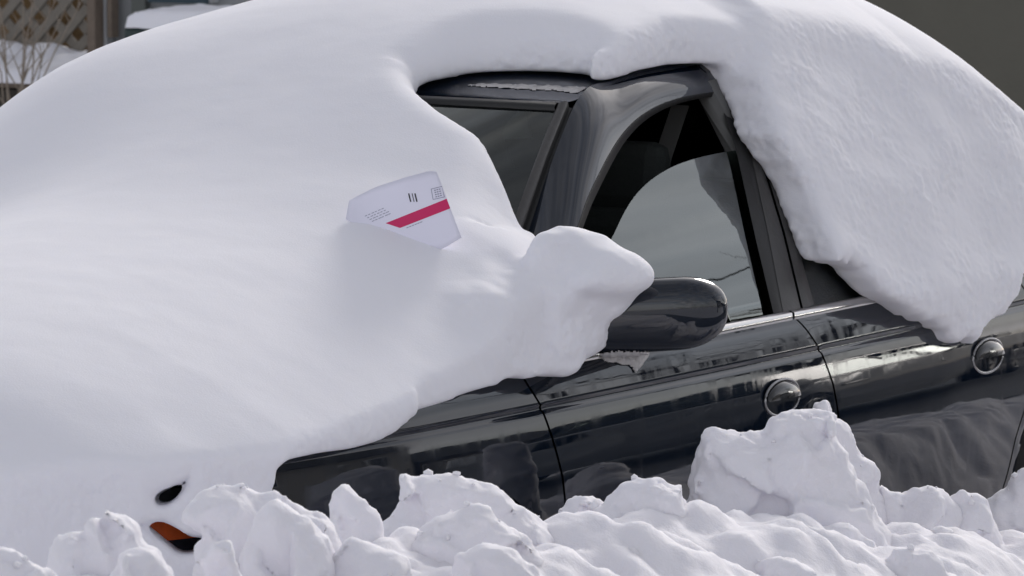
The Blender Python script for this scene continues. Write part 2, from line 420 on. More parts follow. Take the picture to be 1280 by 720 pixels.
    ye = np.full(24, -.56); ge = wsurf(ye, np.linspace(0, 1, 24))
    g2 = resample(gv[:5], 24)[::-1]
    vec = g2-ge
    for sg in(1, -1):
        prof = [(0, .001), (.15, .008), (.55, .012), (.66, .006), (.70, -.008), (.98, -.010), (1.0, .0)]
        R = np.zeros((24, 7, 3))
        for j, (t, h) in enumerate(prof): R[:, j] = ge+vec*t+np.array([-.55, -.25, .75])*h
        A = R[:, :4].copy(); B = R[:, 3:].copy()
        for q in(A, B): q[..., 1] *= sg
        grid('windshield_moulding', A, M['trimgrey'], root, flip=sg > 0); grid('pillar_groove', B, M['rubber'], root, flip=sg > 0)
    # windshield and its black header seal
    yy = np.linspace(-.56, .56, 41); tt = np.linspace(0, 1, 21)
    ws = grid('windshield', np.stack([wsurf(yy, np.full(41, t)) for t in tt]), M['wglass'], root)
    hs = np.stack([wsurf(yy, np.full(41, t))+np.array([-.004, 0, .006])*(1 if k in(1, 2) else -.3) for k, t in enumerate([.032, .028, .002, -.006])])
    grid('header_seal', hs, M['rubber'], root, flip=True)
    # roof skin
    xs = np.linspace(0, 1, 50); P = np.zeros((50, 41, 3))
    for j, y in enumerate(np.linspace(-.565, .565, 41)):
        x0 = float(hd(np.array(max(-.56, min(.56, y))))[0])+.004; xx = x0+(2.15-x0)*xs
        P[:, j, 0] = xx; P[:, j, 1] = y; P[:, j, 2] = roofz(xx, y)
        zl = float(hd(np.array(max(-.56, min(.56, y))))[2])+.004; k = np.clip(1-(xx-x0)/.16, 0, 1)**1.5
        P[:, j, 2] = P[:, j, 2]*(1-k)+zl*k
    grid('roof', P, paint, root, flip=True)
    # window openings, B pillar, rear glass
    L0 = smooth_line([(893, 113), (903, 135), (921, 191), (945, 300), (967, 392)], 30, 1)
    L1 = smooth_line([(906, 108), (918, 135), (938, 189), (960, 290), (979, 390)], 30, 1)
    L2 = smooth_line([(915, 104), (930, 140), (950, 190), (980, 290), (1003, 386)], 30, 1)
    L3 = smooth_line([(926, 106), (942, 145), (962, 200), (993, 290), (1018, 381)], 30, 1)
    def between(name, a, b, oa, ob, mat, par, bul=.0, kk=4):
        A = gl(a, oa); B = gl(b, ob); R = np.zeros((30, kk, 3))
        for j in range(kk):
            t = j/(kk-1); R[:, j] = A*(1-t)+B*t+np.array([0, -1, .4])*bul*4*t*(1-t)
        for sg in(1, -1):
            q = R.copy(); q[..., 1] *= sg
            if sg < 0: grid(name, q, mat, root, flip=True)
            else: o = grid(name, q, mat, par)
        return o
    between('window_seal', L0, L1, -.004, .002, M['rubber'], fd, .002)
    between('window_frame', L1, L2-[2, 0], .003, .003, M['trimgrey'], fd, .003)
    between('window_frame', L2+[1, 0], L3, .003, .002, M['trimgrey'], rd, .003)
    # black seal round the front window opening
    A = gl(wo, .005); B = gl(wo, -.012); cen = gl(wo+np.array([7, 5])*np.clip(np.linspace(0, 2, 60), .6, 1)[:, None], -.006)
    R = np.stack([A, cen, cen+np.array([0, .03, 0])], 1)
    grid('window_seal', R, M['rubber'], fd)
    # side glass, wound about a third of the way down
    top = smooth_line([(700, 425), (735, 350), (768, 292), (780, 265), (795, 242), (815, 223), (842, 207), (872, 197), (905, 190), (926, 187)], 50, 3)
    topP = gl(top, -.018); n = 50; R = np.zeros((n, 14, 3))
    for i in range(n):
        x = topP[i, 0]; zt = topP[i, 2]; zb = .86; xb = x-.0*(zt-zb)
        for j in range(14):
            z = zt+(zb-zt)*j/13; xq = x+(zt-z)*-.16*(1 if x > .9 else .4)
            R[i, j] = (xq, -(float(g(xq, z))-.018), z)
    grid('window', R, M['glass'], fd)
    # rear door glass
    rx = np.linspace(0, 1, 20); R = np.zeros((20, 14, 3)); L3P = gl(L3, -.004)
    for j, z in enumerate(np.linspace(.872, 1.33, 14)):
        x0 = float(np.interp(z, L3P[::-1, 2], L3P[::-1, 0])); xx = x0+rx*(2.05-.9*(z-.87)**1.4-x0)
        R[:, j] = np.stack([xx, -(g(xx, z)-.004), np.full(20, z)], 1)
    grid('window', R, M['wglass'], rd, flip=GFLIP)
    # rear pillar and rail panels behind and above the rear door glass (and the whole right side)
    P = np.zeros((24, 14, 3))
    for j, z in enumerate(np.linspace(.872, 1.40, 14)):
        xa = 2.05-.9*(min(z, 1.33)-.87)**1.4; xx = np.linspace(xa, 2.75-.95*(z-.872), 24); P[:, j] = np.stack([xx, -g(xx, z), np.full(24, z)], 1)
    for sg in(1, -1):
        q = P.copy(); q[..., 1] *= sg; grid('rear_pillar', q, paint, root, flip=sg < 0)
    a = gl(L3[:1])[0]; P = np.zeros((30, 6, 3)); zz = np.linspace(1.325, 1.405, 6)
    for j, z in enumerate(zz):
        xx = np.linspace(1.27, 2.2, 30); yy2 = g(xx, z) if j < 5 else np.full(30, .55); P[:, j] = np.stack([xx, -yy2-.004, np.full(30, z)], 1)
    for sg in(1, -1):
        q = P.copy(); q[..., 1] *= sg; grid('roof_rail', q, paint, root, flip=sg < 0)
    P = np.zeros((30, 12, 3))
    for j, z in enumerate(np.linspace(.872, 1.34, 12)):
        xx = np.linspace(.35+.9*(z-.87), 2.0-.9*(z-.87)**1.4, 30); P[:, j] = np.stack([xx, g(xx, z)-.006, np.full(30, z)], 1)
    grid('right_window', P, M['glass'], root)
    P = np.stack([np.stack([np.full(21, x), np.linspace(-w, w, 21), np.full(21, z)-.03*(np.linspace(-1, 1, 21))**2], 1) for x, z, w in ((2.14, 1.375, .55), (2.35, 1.24, .60), (2.62, 1.04, .68), (2.72, .95, .72))])
    grid('rear_window', P, M['wglass'], root, flip=True)
    # --- door handles: oval dish, hinged flap, thin rim
    def handle(u, v, y, par):
        c = on_y(u, v, y); c = side(np.array(c[0]), np.array(c[2])); nrm = np.array([0., -1, .05]); ax = np.array([.082, 0, 0]); ay = np.array([0, 0, .040])
        h = dome(c, ax, ay, nrm, 0, None, M['dark'], 'handle', par, rings=[(1.0, .002), (.94, .003), (.86, -.001), (.6, -.002), (.2, -.002)])
        V = []; F = []; n = 24; K = 8   # flap over the upper half, bulging out
        for i in range(n+1):
            w = math.pi*i/n
            for k in range(K+1):
                t = k/K; zz = math.sin(w)*.9*t-.04; xx = math.cos(w)*.9
                V.append(c+ax*xx+ay*(zz)+nrm*(.004+.017*math.sqrt(max(0, 1-xx*xx))*math.sqrt(max(0., 1-(t*.98)**2))))
        mk('flap', V, grid_faces(n+1, K+1), M['handle'], h)
        ring = [c+ax*math.cos(w)*.97+ay*math.sin(w)*.97+nrm*.003 for w in np.linspace(0, 2*math.pi, 49)]
        MB().tube(ring, .0035, 6, False).build('rim', M['trimgrey'] if not closeup else M['rim'], h, True)
    handle(978, 497, -.915, fd); handle(1238, 445, -.915, rd)
    # --- mirror housing
    c0 = np.array([.20, -.845, .957]); c1 = np.array([.33, -1.125, .976]); n = 40; m = 26; V = []
    for i in range(n):
        s = 1-(1-i/(n-1))**1.6; c = c0+(c1-c0)*s
        e = max(0, 1-max(0, (s-.70)/.30)**2.3)**(1/2.3); e = max(e, .02)
        rz = (.073+.003*math.sin(math.pi*s))*e*(1 if s > .2 else .86+.7*s); rx = .062*e
        for k in range(m):
            w = 2*math.pi*k/m; cx = math.copysign(abs(math.cos(w))**.8, math.cos(w)); sz = math.copysign(abs(math.sin(w))**.75, math.sin(w))
            V.append(c+np.array([rx*cx, 0, rz*sz]))
    F = [(i*m+k, i*m+(k+1) % m, (i+1)*m+(k+1) % m, (i+1)*m+k) for i in range(n-1) for k in range(m)]+[tuple((n-1)*m+k for k in range(m))]
    mir = mk('side_mirror', V, F, paint, root, flip=False)
    sd = mir.modifiers.new('s', 'SUBSURF'); sd.levels = 1; sd.render_levels = 1
    MB().box((.24, -.875, .915), (.14, .06, .05)).build('mirror_mount', M['rubber'], mir, bevel=.012)
    MB().add([tuple(np.array([.352, -.91-.16*a, .958+.04*b])) for a, b in((0, -1), (1, -.8), (1, .8), (0, 1))], [(0, 1, 2, 3)]).build('mirror_glass', M['chrome'], mir)
    # --- lamps at the nose corner
    def corner(name, xa, xb, za, zb, mat, off=.006, n=10):
        xs = np.linspace(xa, xb, n); zs = np.linspace(za, zb, 6); P = np.zeros((n, 6, 3))
        for j, z in enumerate(zs):
            p = side(xs, np.full(n, .62+(z-.62)/np.maximum(kz(xs), .3) if z > .62 else z)); p[:, 2] = z; p[:, 1] -= off; P[:, j] = p
        grid(name, P, mat, root)
        q = P.copy(); q[..., 1] *= -1; grid(name, q, mat, root, flip=True)
    corner('turn_signal', -1.40, -1.05, .672, .716, M['orange'], .008)
    corner('headlight', -1.42, -1.12, .725, .765, M['lens'])
    # --- interior
    seat = MB()
    it = root
    for x, y in((.85, -.36), (.85, .36)):
        b = MB().box((x, y, .48), (.52, .50, .16)).build('front_seat', M['cloth'], it, bevel=.05)
        MB().box((x+.30, y, .80), (.14, .48, .58), Matrix.Rotation(math.radians(14), 3, 'Y')).build('backrest', M['cloth'], b, bevel=.05)
        MB().box((x+.40, y, 1.15), (.09, .26, .16), Matrix.Rotation(math.radians(10), 3, 'Y')).build('headrest', M['cloth'], b, bevel=.035)
    MB().box((1.75, 0, .48), (.5, 1.3, .18)).box((2.08, 0, .80), (.16, 1.3, .55), Matrix.Rotation(math.radians(18), 3, 'Y')).build('rear_seat', M['cloth'], it, bevel=.05)
    MB().box((.20, 0, .80), (.55, 1.44, .19)).build('dashboard', M['dash'], it, bevel=.05)
    MB().box((2.42, 0, .90), (.5, 1.2, .03)).build('parcel_shelf', M['cloth'], it)
    w = MB(); cc = np.array([.56, -.36, .86]); w.tube([cc+.18*np.array([math.sin(a)*.35*-1, math.cos(a), math.sin(a)*.93]) for a in np.linspace(0, 2*math.pi, 33)], .014, 8, False); w.build('steering_wheel', M['dash'], it, True)
    MB().box((1.45, 0, 1.355), (1.1, 1.0, .012)).build('headliner', M['pillar_in'], it)
    for sg in(1, -1):
        MB().tube([(1.24, -.80*sg, .80), (1.27, -.70*sg, 1.12), (1.27, -.575*sg, 1.36)], [.035, .032, .03], 8).build('inner_pillar_trim', M['pillar_in'], it, True)
    MB().add([(1.30, -.52, 1.31), (1.31, -.47, 1.31), (1.22, -.40, 1.0), (1.21, -.45, 1.0)], [(0, 1, 2, 3)]).build('seat_belt', M['pillar_in'], it)
    for sg in (1, -1):
        P = np.zeros((30, 5, 3))
        for j, z in enumerate(np.linspace(.35, .875, 5)): xx = np.linspace(0, 2.3, 30); P[:, j] = np.stack([xx, -(W(xx)-.11)*sg, np.full(30, z)], 1)
        grid('door_lining', P, M['cloth'], it)
    # --- wheels
    for wx in(-.30, 2.54):
        for sg in(1, -1):
            n = 40; prof = [(.215, -.10), (.27, -.108), (.305, -.10), (.325, -.07), (.33, 0), (.325, .07), (.305, .10), (.22, .10)]
            V = []; F = []
            for r, yv in prof:
                for k in range(n): a = 2*math.pi*k/n; V.append((wx+r*math.cos(a), sg*(-.80+yv), .33+r*math.sin(a)))
            for i in range(len(prof)-1):
                for k in range(n): F.append((i*n+k, i*n+(k+1) % n, (i+1)*n+(k+1) % n, (i+1)*n+k))
            wl = mk('wheel', V, F, M['tyre'], root)
            rim = MB(); V = [(wx, sg*-.87, .33)]
            for k in range(n): a = 2*math.pi*k/n; V.append((wx+.215*math.cos(a), sg*-.89, .33+.215*math.sin(a)))
            rim.add(V, [(0, k+1, (k+1) % n+1) for k in range(n) if (k % 8) < 5])
            ring = [(wx+.205*math.cos(a), sg*-.893, .33+.205*math.sin(a)) for a in np.linspace(0, 2*math.pi, 41)]; rim.tube(ring, .014, 6, False)
            rim.build('rim', M['steel'], wl)
    return G
M['rim'] = pmat('dull_bright_rim', (.30, .30, .31), .25, .9, var=.1)
car = thing('parked_car', 'dark midnight blue sedan half buried under snow with its driver window partly open', 'car')
build_car(car, M['paint'])

# ------------------------------------------------------------------ snow lying on the car
t_h = .0115
def cabin_top(x, y):
    """windshield / roof height over plan position"""
    q = (y/.56)**2
    xh = GE_T[0]-.10+.10*np.minimum(q, 1.3); xb = GE_B[0]-.42+.42*np.minimum((y/.70)**2, 1.3)
    t = np.clip((xh-x)/np.maximum(xh-xb, .05), 0, 1)
    zw = (GE_T[2]+.01)*(1-t)+(GE_B[2]+.01)*t+.035*4*t*(1-t)*.8
    return np.where(x > xh, roofz(x, y), np.where(x > xb, zw, .60))
def inter_w(u, v):
    """pixel ray onto the windshield / roof surface"""
    lo, hi = 10.5, 15.0
    ds = np.linspace(lo, hi, 900); P = CAM+ray(u, v)*ds[:, None]
    f = P[:, 2]-cabin_top(P[:, 0], P[:, 1]); i = np.argmax(f < 0)
    return P[i, :2]
wline = [(656, 312), (646, 292), (638, 270), (622, 236), (606, 206), (582, 190), (556, 175), (536, 158), (525, 146), (519, 130)]
rline = [(526, 119), (545, 108), (570, 102), (600, 98), (650, 96), (700, 97), (735, 101)]
poly = [(-1.05, -.935), (-.5, -.945), (.05, -.945), (.20, -.93), (.22, -.80)]
poly += [tuple(inter_w(*p)) for p in wline]; wpts = [np.array(inter_w(*p)) for p in wline+rline]
poly += [tuple(inter_w(*p)+np.array([.0, 0])) for p in rline]
poly += [(.79, -.555), (.88, -.575), (1.0, -.57), (1.13, -.565), (1.22, -.59), (1.32, -.64), (1.6, -.67), (2.1, -.68), (2.5, -.72), (3.0, -.84), (3.35, -.72), (3.52, -.35), (3.52, .35), (3.3, .75), (2.8, .93), (.2, .95), (-.6, .94), (-1.1, .88), (-1.45, .72), (-1.70, .4), (-1.74, 0), (-1.70, -.4), (-1.52, -.66), (-1.34, -.82)]
bedge = sorted([tuple(on_y(u, v, -.93)[[0, 2]]) for u, v in [(352, 588), (365, 577), (400, 568), (440, 563), (465, 556), (490, 546), (525, 516), (560, 505), (600, 490), (640, 478), (680, 473), (712, 464), (738, 440)]])
bex = np.array([-1.06, bedge[0][0]-.035, bedge[0][0]-.012]+[b[0] for b in bedge]+[.3]); bez = np.array([.40, .42, bedge[0][1]-.04]+[b[1] for b in bedge]+[.93])
def snow_H(x, y):
    xs = np.array([-1.80, -1.70, -1.62, -1.5, -1.35, -1.1, -.8, -.5, -.2, .1, .35, .6, .8, 1.0, 1.3, 1.7, 2.0, 2.25, 2.5, 2.8, 3.2, 3.5, 3.7])
    zs = np.array([.62, .80, .90, .985, 1.03, 1.068, 1.107, 1.145, 1.19, 1.275, 1.38, 1.48, 1.545, 1.585, 1.61, 1.605, 1.585, 1.53, 1.38, 1.22, 1.17, 1.14, 1.1])
    fx = np.linspace(-1.8, 3.7, 551); fz = np.interp(fx, xs, zs)
    for _ in range(220): fz[1:-1] = .25*fz[:-2]+.5*fz[1:-1]+.25*fz[2:]
    c = np.interp(x, fx, fz)
    w = np.interp(x, [-1.8, -1.4, -1.0, 0, .5, .9, 2.0, 2.6, 3.2, 3.6], [.72, .90, .97, .96, .80, .66, .66, .80, .9, .8])
    D = np.interp(x, [-1.8, -1.4, -.9, -.3, .1, .5, .9, 1.5, 2.2, 2.8], [.24, .25, .265, .27, .25, .18, .13, .14, .18, .2])
    a = np.abs(y)/w
    return c-D*np.where(y < 0, a**2.7, .85*a**2.2)
def solid(name, f, lo, hi, h, mat, label, cat, fine, relax_it=1, kind=None, group=None, sub=False):
    n = [int(round((b-a)/h))+1 for a, b in zip(lo, hi)]
    ax = [lo[k]+h*np.arange(n[k]) for k in range(3)]
    F = f(*ax); F = F.astype(np.float64)
    F[0] = F[-1] = 1; F[:, 0] = F[:, -1] = 1; F[:, :, 0] = F[:, :, -1] = 1
    V, Q = nets(F, lo, h); V = relax(V, Q, relax_it)
    if sub: V, Q = subdivide(V, Q); V = relax(V, Q, 2)
    if fine is not None:
        N = vnormals(V, Q); V = V+N*fine(V, N)[:, None]
    o = mk_np(name, V, Q, mat)
    tag(o, label, cat, group, kind); return o
lobes = [  # heap on the mirror arm and the cowl corner: centre pixel, y, radii
    ((700, 312), -.89, (.09, .05, .052)), ((735, 335), -.93, (.12, .07, .066)), ((764, 342), -.985, (.11, .055, .050)), ((785, 351), -1.015, (.08, .036, .022)), ((752, 372), -.945, (.10, .05, .04)),
    ((702, 385), -.89, (.16, .06, .10)), ((690, 425), -.89, (.20, .06, .06)), ((640, 385), -.80, (.3, .13, .08))]
# crusted slab hanging over the rear side glass: outline on the side of the car
sl_px = [(897, 60), (903, 96), (912, 112), (921, 140), (931, 168), (950, 195), (972, 228), (988, 265), (1000, 300), (1010, 322), (1040, 330), (1056, 342), (1075, 366), (1110, 388), (1150, 407), (1163, 420), (1172, 428), (1182, 421), (1192, 428), (1200, 412), (1212, 405), (1232, 388), (1243, 372), (1250, 350), (1258, 332), (1292, 322)]
sl = [tuple(on_g(u, v, .03)[[0, 2]]) for u, v in sl_px]
def f_slab(ax, ay, az):
    X2, Z2 = np.meshgrid(ax, az, indexing='ij')
    P2 = np.stack([X2, X2*0, Z2], -1)
    pl = sl+[(2.75, sl[-1][1]), (2.9, 1.25), (2.55, 1.56), (1.9, 1.62), (1.5, 1.60)]
    d = poly_sd(X2, Z2, pl)+.010*fbm(P2, 12, 2)+.017*fbm(P2, 30, 3)
    gg = g(X2, Z2)
    T = .100+.05*np.clip((Z2-.95)/.5, 0, 1)+.035*np.exp(-((X2-2.1)/.3)**2-((Z2-1.45)/.2)**2)
    c, s = math.cos(math.radians(38)), math.sin(math.radians(38))
    St = np.stack([X2*c-Z2*s, X2*0, (X2*s+Z2*c)*4.0], -1)
    yo = -(gg+T)+.018*fbm(P2*np.array([.8, 1, 1.4]), 4, 2)+.0055*fbm(St, 3.6, 4)
    gx, gz = np.gradient(yo, ax[1]-ax[0]); nn = np.sqrt(1+gx*gx+gz*gz)
    Y = ay[None, :, None]
    f = (yo[:, None, :]-Y)/nn[:, None, :]
    f = smax(f, -d[:, None, :]+0*Y, .032)
    H = snow_H(X2[:, :1], ay[None, :])+.035
    f = smax(f, (az[None, None, :]-H[:, :, None])*.85, .018)
    inn = Y+np.where(Z2 < 1.34, gg+.002, .30)[:, None, :]
    return smax(f, inn, .02)
def f_blanket(ax, ay, az):
    X2, Y2 = np.meshgrid(ax, ay, indexing='ij'); X2 = X2.astype(np.float32); Y2 = Y2.astype(np.float32)
    P2 = np.stack([X2, Y2, X2*0], -1)
    d = poly_sd(X2, Y2, poly)+.006*fbm(P2, 5, 2)
    H = snow_H(X2, Y2)+.007*fbm(P2, 1.5, 2, 5.)+.0022*fbm(P2, 6, 2, 3.)+.0008*fbm(P2, 17, 2, 1.)
    H = H+.025*np.exp(-((X2+.05)/.35)**2-((Y2+.82)/.3)**2)-.09*np.exp(-((X2-.27)/.13)**2-((Y2+.76)/.11)**2)+.07*np.exp(-((X2-.42)/.35)**2-((Y2-.60)/.25)**2)-.17*np.clip((Y2+.1)/1.0, 0, 1)**2*(1-1/(1+np.exp(-(X2-.15)/.2)))-.012*np.clip((Y2-.1)/.5, 0, 1)
    # soft valley over the hood and fender gap
    a = on_y(232, 590, -.80); b = on_y(470, 450, -.70)
    e = b[:2]-a[:2]; t = np.clip(((X2-a[0])*e[0]+(Y2-a[1])*e[1])/(e@e), 0, 1)
    dl = np.hypot(X2-a[0]-t*e[0], Y2-a[1]-t*e[1]); H = H-.006*(1-.8*t)*np.exp(-(dl/.05)**2)
    gx, gy = np.gradient(H, t_h); nrm = np.sqrt(1+gx*gx+gy*gy)
    B = np.where(Y2 < -.74, np.interp(X2, bex, bez), np.where((X2 > GE_B[0]-.42) & (np.abs(Y2) < .80), cabin_top(X2, Y2)+.006, .42))
    B = np.where(X2 < bex[1], .42, B)
    Z = az[None, None, :].astype(np.float32)
    f = (Z-H[..., None])/nrm[..., None]
    kk = np.where(X2 > .45, .045, .016)[..., None]
    f = smax(f, -d[..., None]+0*Z, kk)
    f = smax(f, (B[..., None]-Z), .02)
    # thin feathered lip along the bared windshield
    dw = np.full(X2.shape, 9.)
    for p, q in zip(wpts[:-1], wpts[1:]):
        e = q-p; t = np.clip(((X2-p[0])*e[0]+(Y2-p[1])*e[1])/(e@e), 0, 1); dw = np.minimum(dw, np.hypot(X2-p[0]-t*e[0], Y2-p[1]-t*e[1]))
    Hw = np.maximum(cabin_top(X2, Y2), .93)+.055+1.0*dw+3*np.clip(-.72-Y2, 0, 1)+2*np.clip(GE_B[0]-.42+.42*np.minimum((Y2/.70)**2, 1.3)-.02-X2, 0, 1)
    f = smax(f, (Z-Hw[..., None])*.8, .04)
    X3, Y3, Z3 = X2[..., None], Y2[..., None], Z
    # overhang heap
    for (u, v), y, r in lobes:
        c = on_y(u, v, y); q = np.sqrt(((X3-c[0])/r[0])**2+((Y3-c[1])/r[1])**2+((Z3-c[2])/r[2])**2)
        f = smin(f, (q-1)*min(r), .025)
    i1 = int(np.searchsorted(ax, -.25)); i2 = int(np.searchsorted(ax, .5)); j2 = int(np.searchsorted(ay, -.74))
    Pl = np.stack(np.meshgrid(ax[i1:i2], ay[:j2], az, indexing='ij'), -1); f[i1:i2, :j2] += .016*fbm(Pl, 9, 3)*np.clip((-.78-Pl[..., 1])/.06, 0, 1)
    i0 = int(np.searchsorted(ax, 1.0)); j1 = int(np.searchsorted(ay, -.1))
    f[i0:, :j1] = smin(f[i0:, :j1], f_slab(ax[i0:], ay[:j1], az), .05)
    # broken face along the fender
    yc = min(np.linspace(-.94, -.45, 200), key=lambda y: abs(on_y(550, 470, y)[2]-float(snow_H(*on_y(550, 470, y)[:2]))))
    A_, B_, C_ = on_y(486, 551, -.93), on_y(660, 478, -.93), on_y(550, 470, yc); print('facet', A_, B_, C_)
    n_ = np.cross(B_-A_, C_-A_); n_ /= np.linalg.norm(n_)*(1 if n_[1] < 0 else -1)
    i1 = int(np.searchsorted(ax, -.8)); i2 = int(np.searchsorted(ax, .15)); j2 = int(np.searchsorted(ay, -.6))
    Pl = np.stack(np.meshgrid(ax[i1:i2], ay[:j2], az, indexing='ij'), -1)
    dpl = (Pl-A_)@n_+.006*fbm(Pl, 14, 3)-6*np.clip(np.abs(Pl[..., 0]+.30)-.26, 0, 1)
    f[i1:i2, :j2] = smax(f[i1:i2, :j2], dpl, .008)
    # far side: snow stuck over the right windows
    gg = g(X2, np.zeros_like(X2)+.885)
    zz = np.clip((Z-.885)/.5, 0, 1.25); gw = gg[..., None]-(gg[..., None]-.575)*(.78*zz+.22*zz*zz)
    fs = smax(np.abs(Y3-gw-.06)-.06, np.maximum(np.abs(X3-1.6)-.95, np.maximum(.80-Z, Z-1.36)), .05); fs = np.where(Y3 > .3, fs, 1)
    f = smin(f, fs, .06)
    # openings to the lamp corner
    for op, y in (([(186, 626), (197, 615), (213, 609), (227, 602), (240, 594), (234, 607), (225, 619), (214, 628), (200, 633)], -.80), ([(172, 656), (200, 652), (222, 659), (240, 671), (262, 668), (260, 679), (241, 690), (222, 692), (203, 677)], -.82)):
        pts = np.array([on_y(u, v, y) for u, v in op]); c = pts.mean(0); pa = np.stack([(pts-c)@RGT, (pts-c)@UPV], 1)
        sl3 = tuple(slice(int(np.searchsorted(q, c[k]-.5)), int(np.searchsorted(q, c[k]+.5))) for k, q in enumerate((ax, ay, az)))
        G3 = np.stack(np.meshgrid(ax[sl3[0]], ay[sl3[1]], az[sl3[2]], indexing='ij'), -1)
        dd = poly_sd((G3-c)@RGT, (G3-c)@UPV, pa)+.006*fbm(G3, 24, 2)
        f[sl3] = smax(f[sl3], np.minimum(dd, .42-np.abs((G3-c)@FWD)), .012)
    return f
def fine_blanket(V, N):
    edge = np.clip(1-np.abs(N[:, 2])*1.15, 0, 1)
    e2 = edge*np.clip(.75+1.5*fbm(V, 7, 1), .15, 1.2)*np.clip((-.25-V[:, 1])/.2, 0, 1)
    return e2*(.005*fbm(V, 30, 3)+np.where(V[:, 0] > .7, .009, .005)*(.42-worley(V, 50))+.005*(.42-worley(V+2, 105)))+.0006*fbm(V, 7, 2)
solid('snow_blanket', f_blanket, (-1.85, -1.16, .40), (3.65, 1.14, 1.78), t_h, M['snow'], 'thick smooth white snow covering hood, windshield, roof and rear side of the blue sedan', 'snow', fine_blanket, 2, sub=True)

# ------------------------------------------------------------------ folded mailing stuck in the hood snow
def make_letter():
    dg = bpy.context.evaluated_depsgraph_get(); dg.update()
    o = Vector(CAM)
    def hit(u, v):
        ok, loc, nor, idx, ob, mt = SC.ray_cast(dg, o, Vector(ray(u, v)).normalized())
        return (np.array(loc)-CAM)@FWD
    dl = hit(440, 271)-.01; dr = hit(572, 298)-.05
    root = thing('envelope', 'white mailing envelope with a crimson stripe stuck upright in the snow', 'envelope', tuple(at_d(505, 284, (dl+dr)/2)))
    bpy.context.view_layer.update(); inv = -np.array(root.location)
    topl = smooth_line([(437, 251), (452, 243), (470, 234), (505, 222.5), (538, 213.5), (546, 215)], 30, 1)
    botl = smooth_line([(432, 274), (462, 292), (490, 306), (520, 314), (552, 312), (577, 297)], 30, 1)
    def pt(s, t, off=0.):
        a = np.array([np.interp(s, np.linspace(0, 1, 30), topl[:, k]) for k in(0, 1)]); b = np.array([np.interp(s, np.linspace(0, 1, 30), botl[:, k]) for k in(0, 1)])
        p = a*(1-t)+b*t
        # the sheet leans back at the top and curls forward in the middle
        d = dl+(dr-dl)*s+.03*(1-t)-.018*math.sin(math.pi*s)*(1-t)+.004*math.sin(7*s)-.012*t-off
        return at_d(p[0], p[1], d)+inv
    def sheet(name, s0, s1, t0, t1, mat, off, n=24, m=10, skew=0.):
        P = np.array([[pt(s0+(s1-s0)*i/(n-1)+skew*(t0+(t1-t0)*j/(m-1)), t0+(t1-t0)*j/(m-1), off) for j in range(m)] for i in range(n)])
        return grid(name, P, mat, root, flip=True, thick=.0006 if off else .0016)
    sheet('paper', 0, 1, 0, 1, M['paper'], 0)
    def px_sheet(name, quad, mat, off=.0016, n=16, m=4):
        """patch of print given by its corners on the sheet: solve s,t by search"""
        q30 = np.linspace(0, 1, 30)
        def px(st):
            a = np.array([np.interp(st[0], q30, topl[:, k]) for k in(0, 1)]); b = np.array([np.interp(st[0], q30, botl[:, k]) for k in(0, 1)]); return a*(1-st[1])+b*st[1]
        def solve(p):
            st = np.array([np.clip((p[0]-437)/130, .05, .95), .5])
            for _ in range(14):
                f = px(st)-p; e = 1e-3; J = np.stack([(px(st+[e, 0])-px(st-[e, 0]))/(2*e), (px(st+[0, e])-px(st-[0, e]))/(2*e)], 1)
                st = np.clip(st-np.linalg.solve(J+1e-9*np.eye(2), f)*.8, .002, .998)
            return st
        c = [np.array(p, float) for p in quad]; P = np.zeros((n, m, 3))
        for i in range(n):
            for j in range(m):
                a, b = i/(n-1), j/(m-1); q = solve((c[0]*(1-a)+c[1]*a)*(1-b)+(c[3]*(1-a)+c[2]*a)*b); P[i, j] = pt(q[0], q[1], off)
        return P
    def patch(mb, quad, n=10, m=3):
        P = px_sheet('', quad, None, .0022, n, m); mb.add(P.reshape(-1, 3), [f[::-1] for f in grid_faces(n, m)])
    mb = MB(); patch(mb, [(482, 279), (559.5, 248), (564, 260), (500, 285)], 20, 5); mb.build('stripe', M['crimson'], root)
    mb = MB()
    for a in(510, 514.6, 517.8):
        w = 1.6 if a != 514.6 else .9
        patch(mb, [(a, 242), (a+w, 241.5), (a+w+2.6, 252), (a+2.6, 252.5)], 2, 4)
    mb.build('printed_bars', M['ink'], root)
    mb = MB()   # postage box: frame and three lines of small print
    for q in ([(538.5, 236), (553, 232.5), (553.3, 233.3), (538.7, 236.8)], [(541, 249), (555.5, 245.8), (555.8, 246.6), (541.2, 249.8)], [(538.5, 236), (539.3, 235.8), (541.8, 249.4), (541, 249.6)], [(552.4, 232.8), (553.2, 232.5), (555.9, 246.2), (555, 246.4)]): patch(mb, q, 3, 2)
    for r in range(4):
        for k in range(3):
            x = 542.5+r*.55+k*2.9; y = 237.4+r*2.7-k*.75; patch(mb, [(x, y), (x+2.1, y-.5), (x+2.4, y+.9), (x+.3, y+1.4)], 2, 2)
    mb.build('postage_box', M['ink_pale'], root)
    mb = MB()
    for r in range(4):
        for k in range(7):
            x = 452+k*4.1+r*2.9; y = 271.5-k*1.75+r*2.2
            if y > 262+(x-452)*.42+9: continue
            L = 2.4+1.4*random.random(); patch(mb, [(x, y), (x+L, y-L*.42), (x+L+.2, y-L*.42+.9), (x+.2, y+.9)], 2, 2)
    mb.build('printed_lines', M['ink_pale'], root); mb = MB()
    for k in range(6):
        x = 508+k*3.4; y = 284.5-k*1.35; patch(mb, [(x, y), (x+2.8, y-1.1), (x+3., y-.2), (x+.2, y+.9)], 2, 2)
    mb.build('printed_footer', M['ink_pale'], root)
M['paper'] = pmat('white_paper', (.82, .81, .93), .6, var=.03)
M['crimson'] = pmat('crimson_ink', (.62, .012, .12), .5, var=.06)
M['ink'] = pmat('black_ink', (.03, .03, .04), .6); M['ink_pale'] = pmat('pale_ink', (.34, .34, .44), .6)

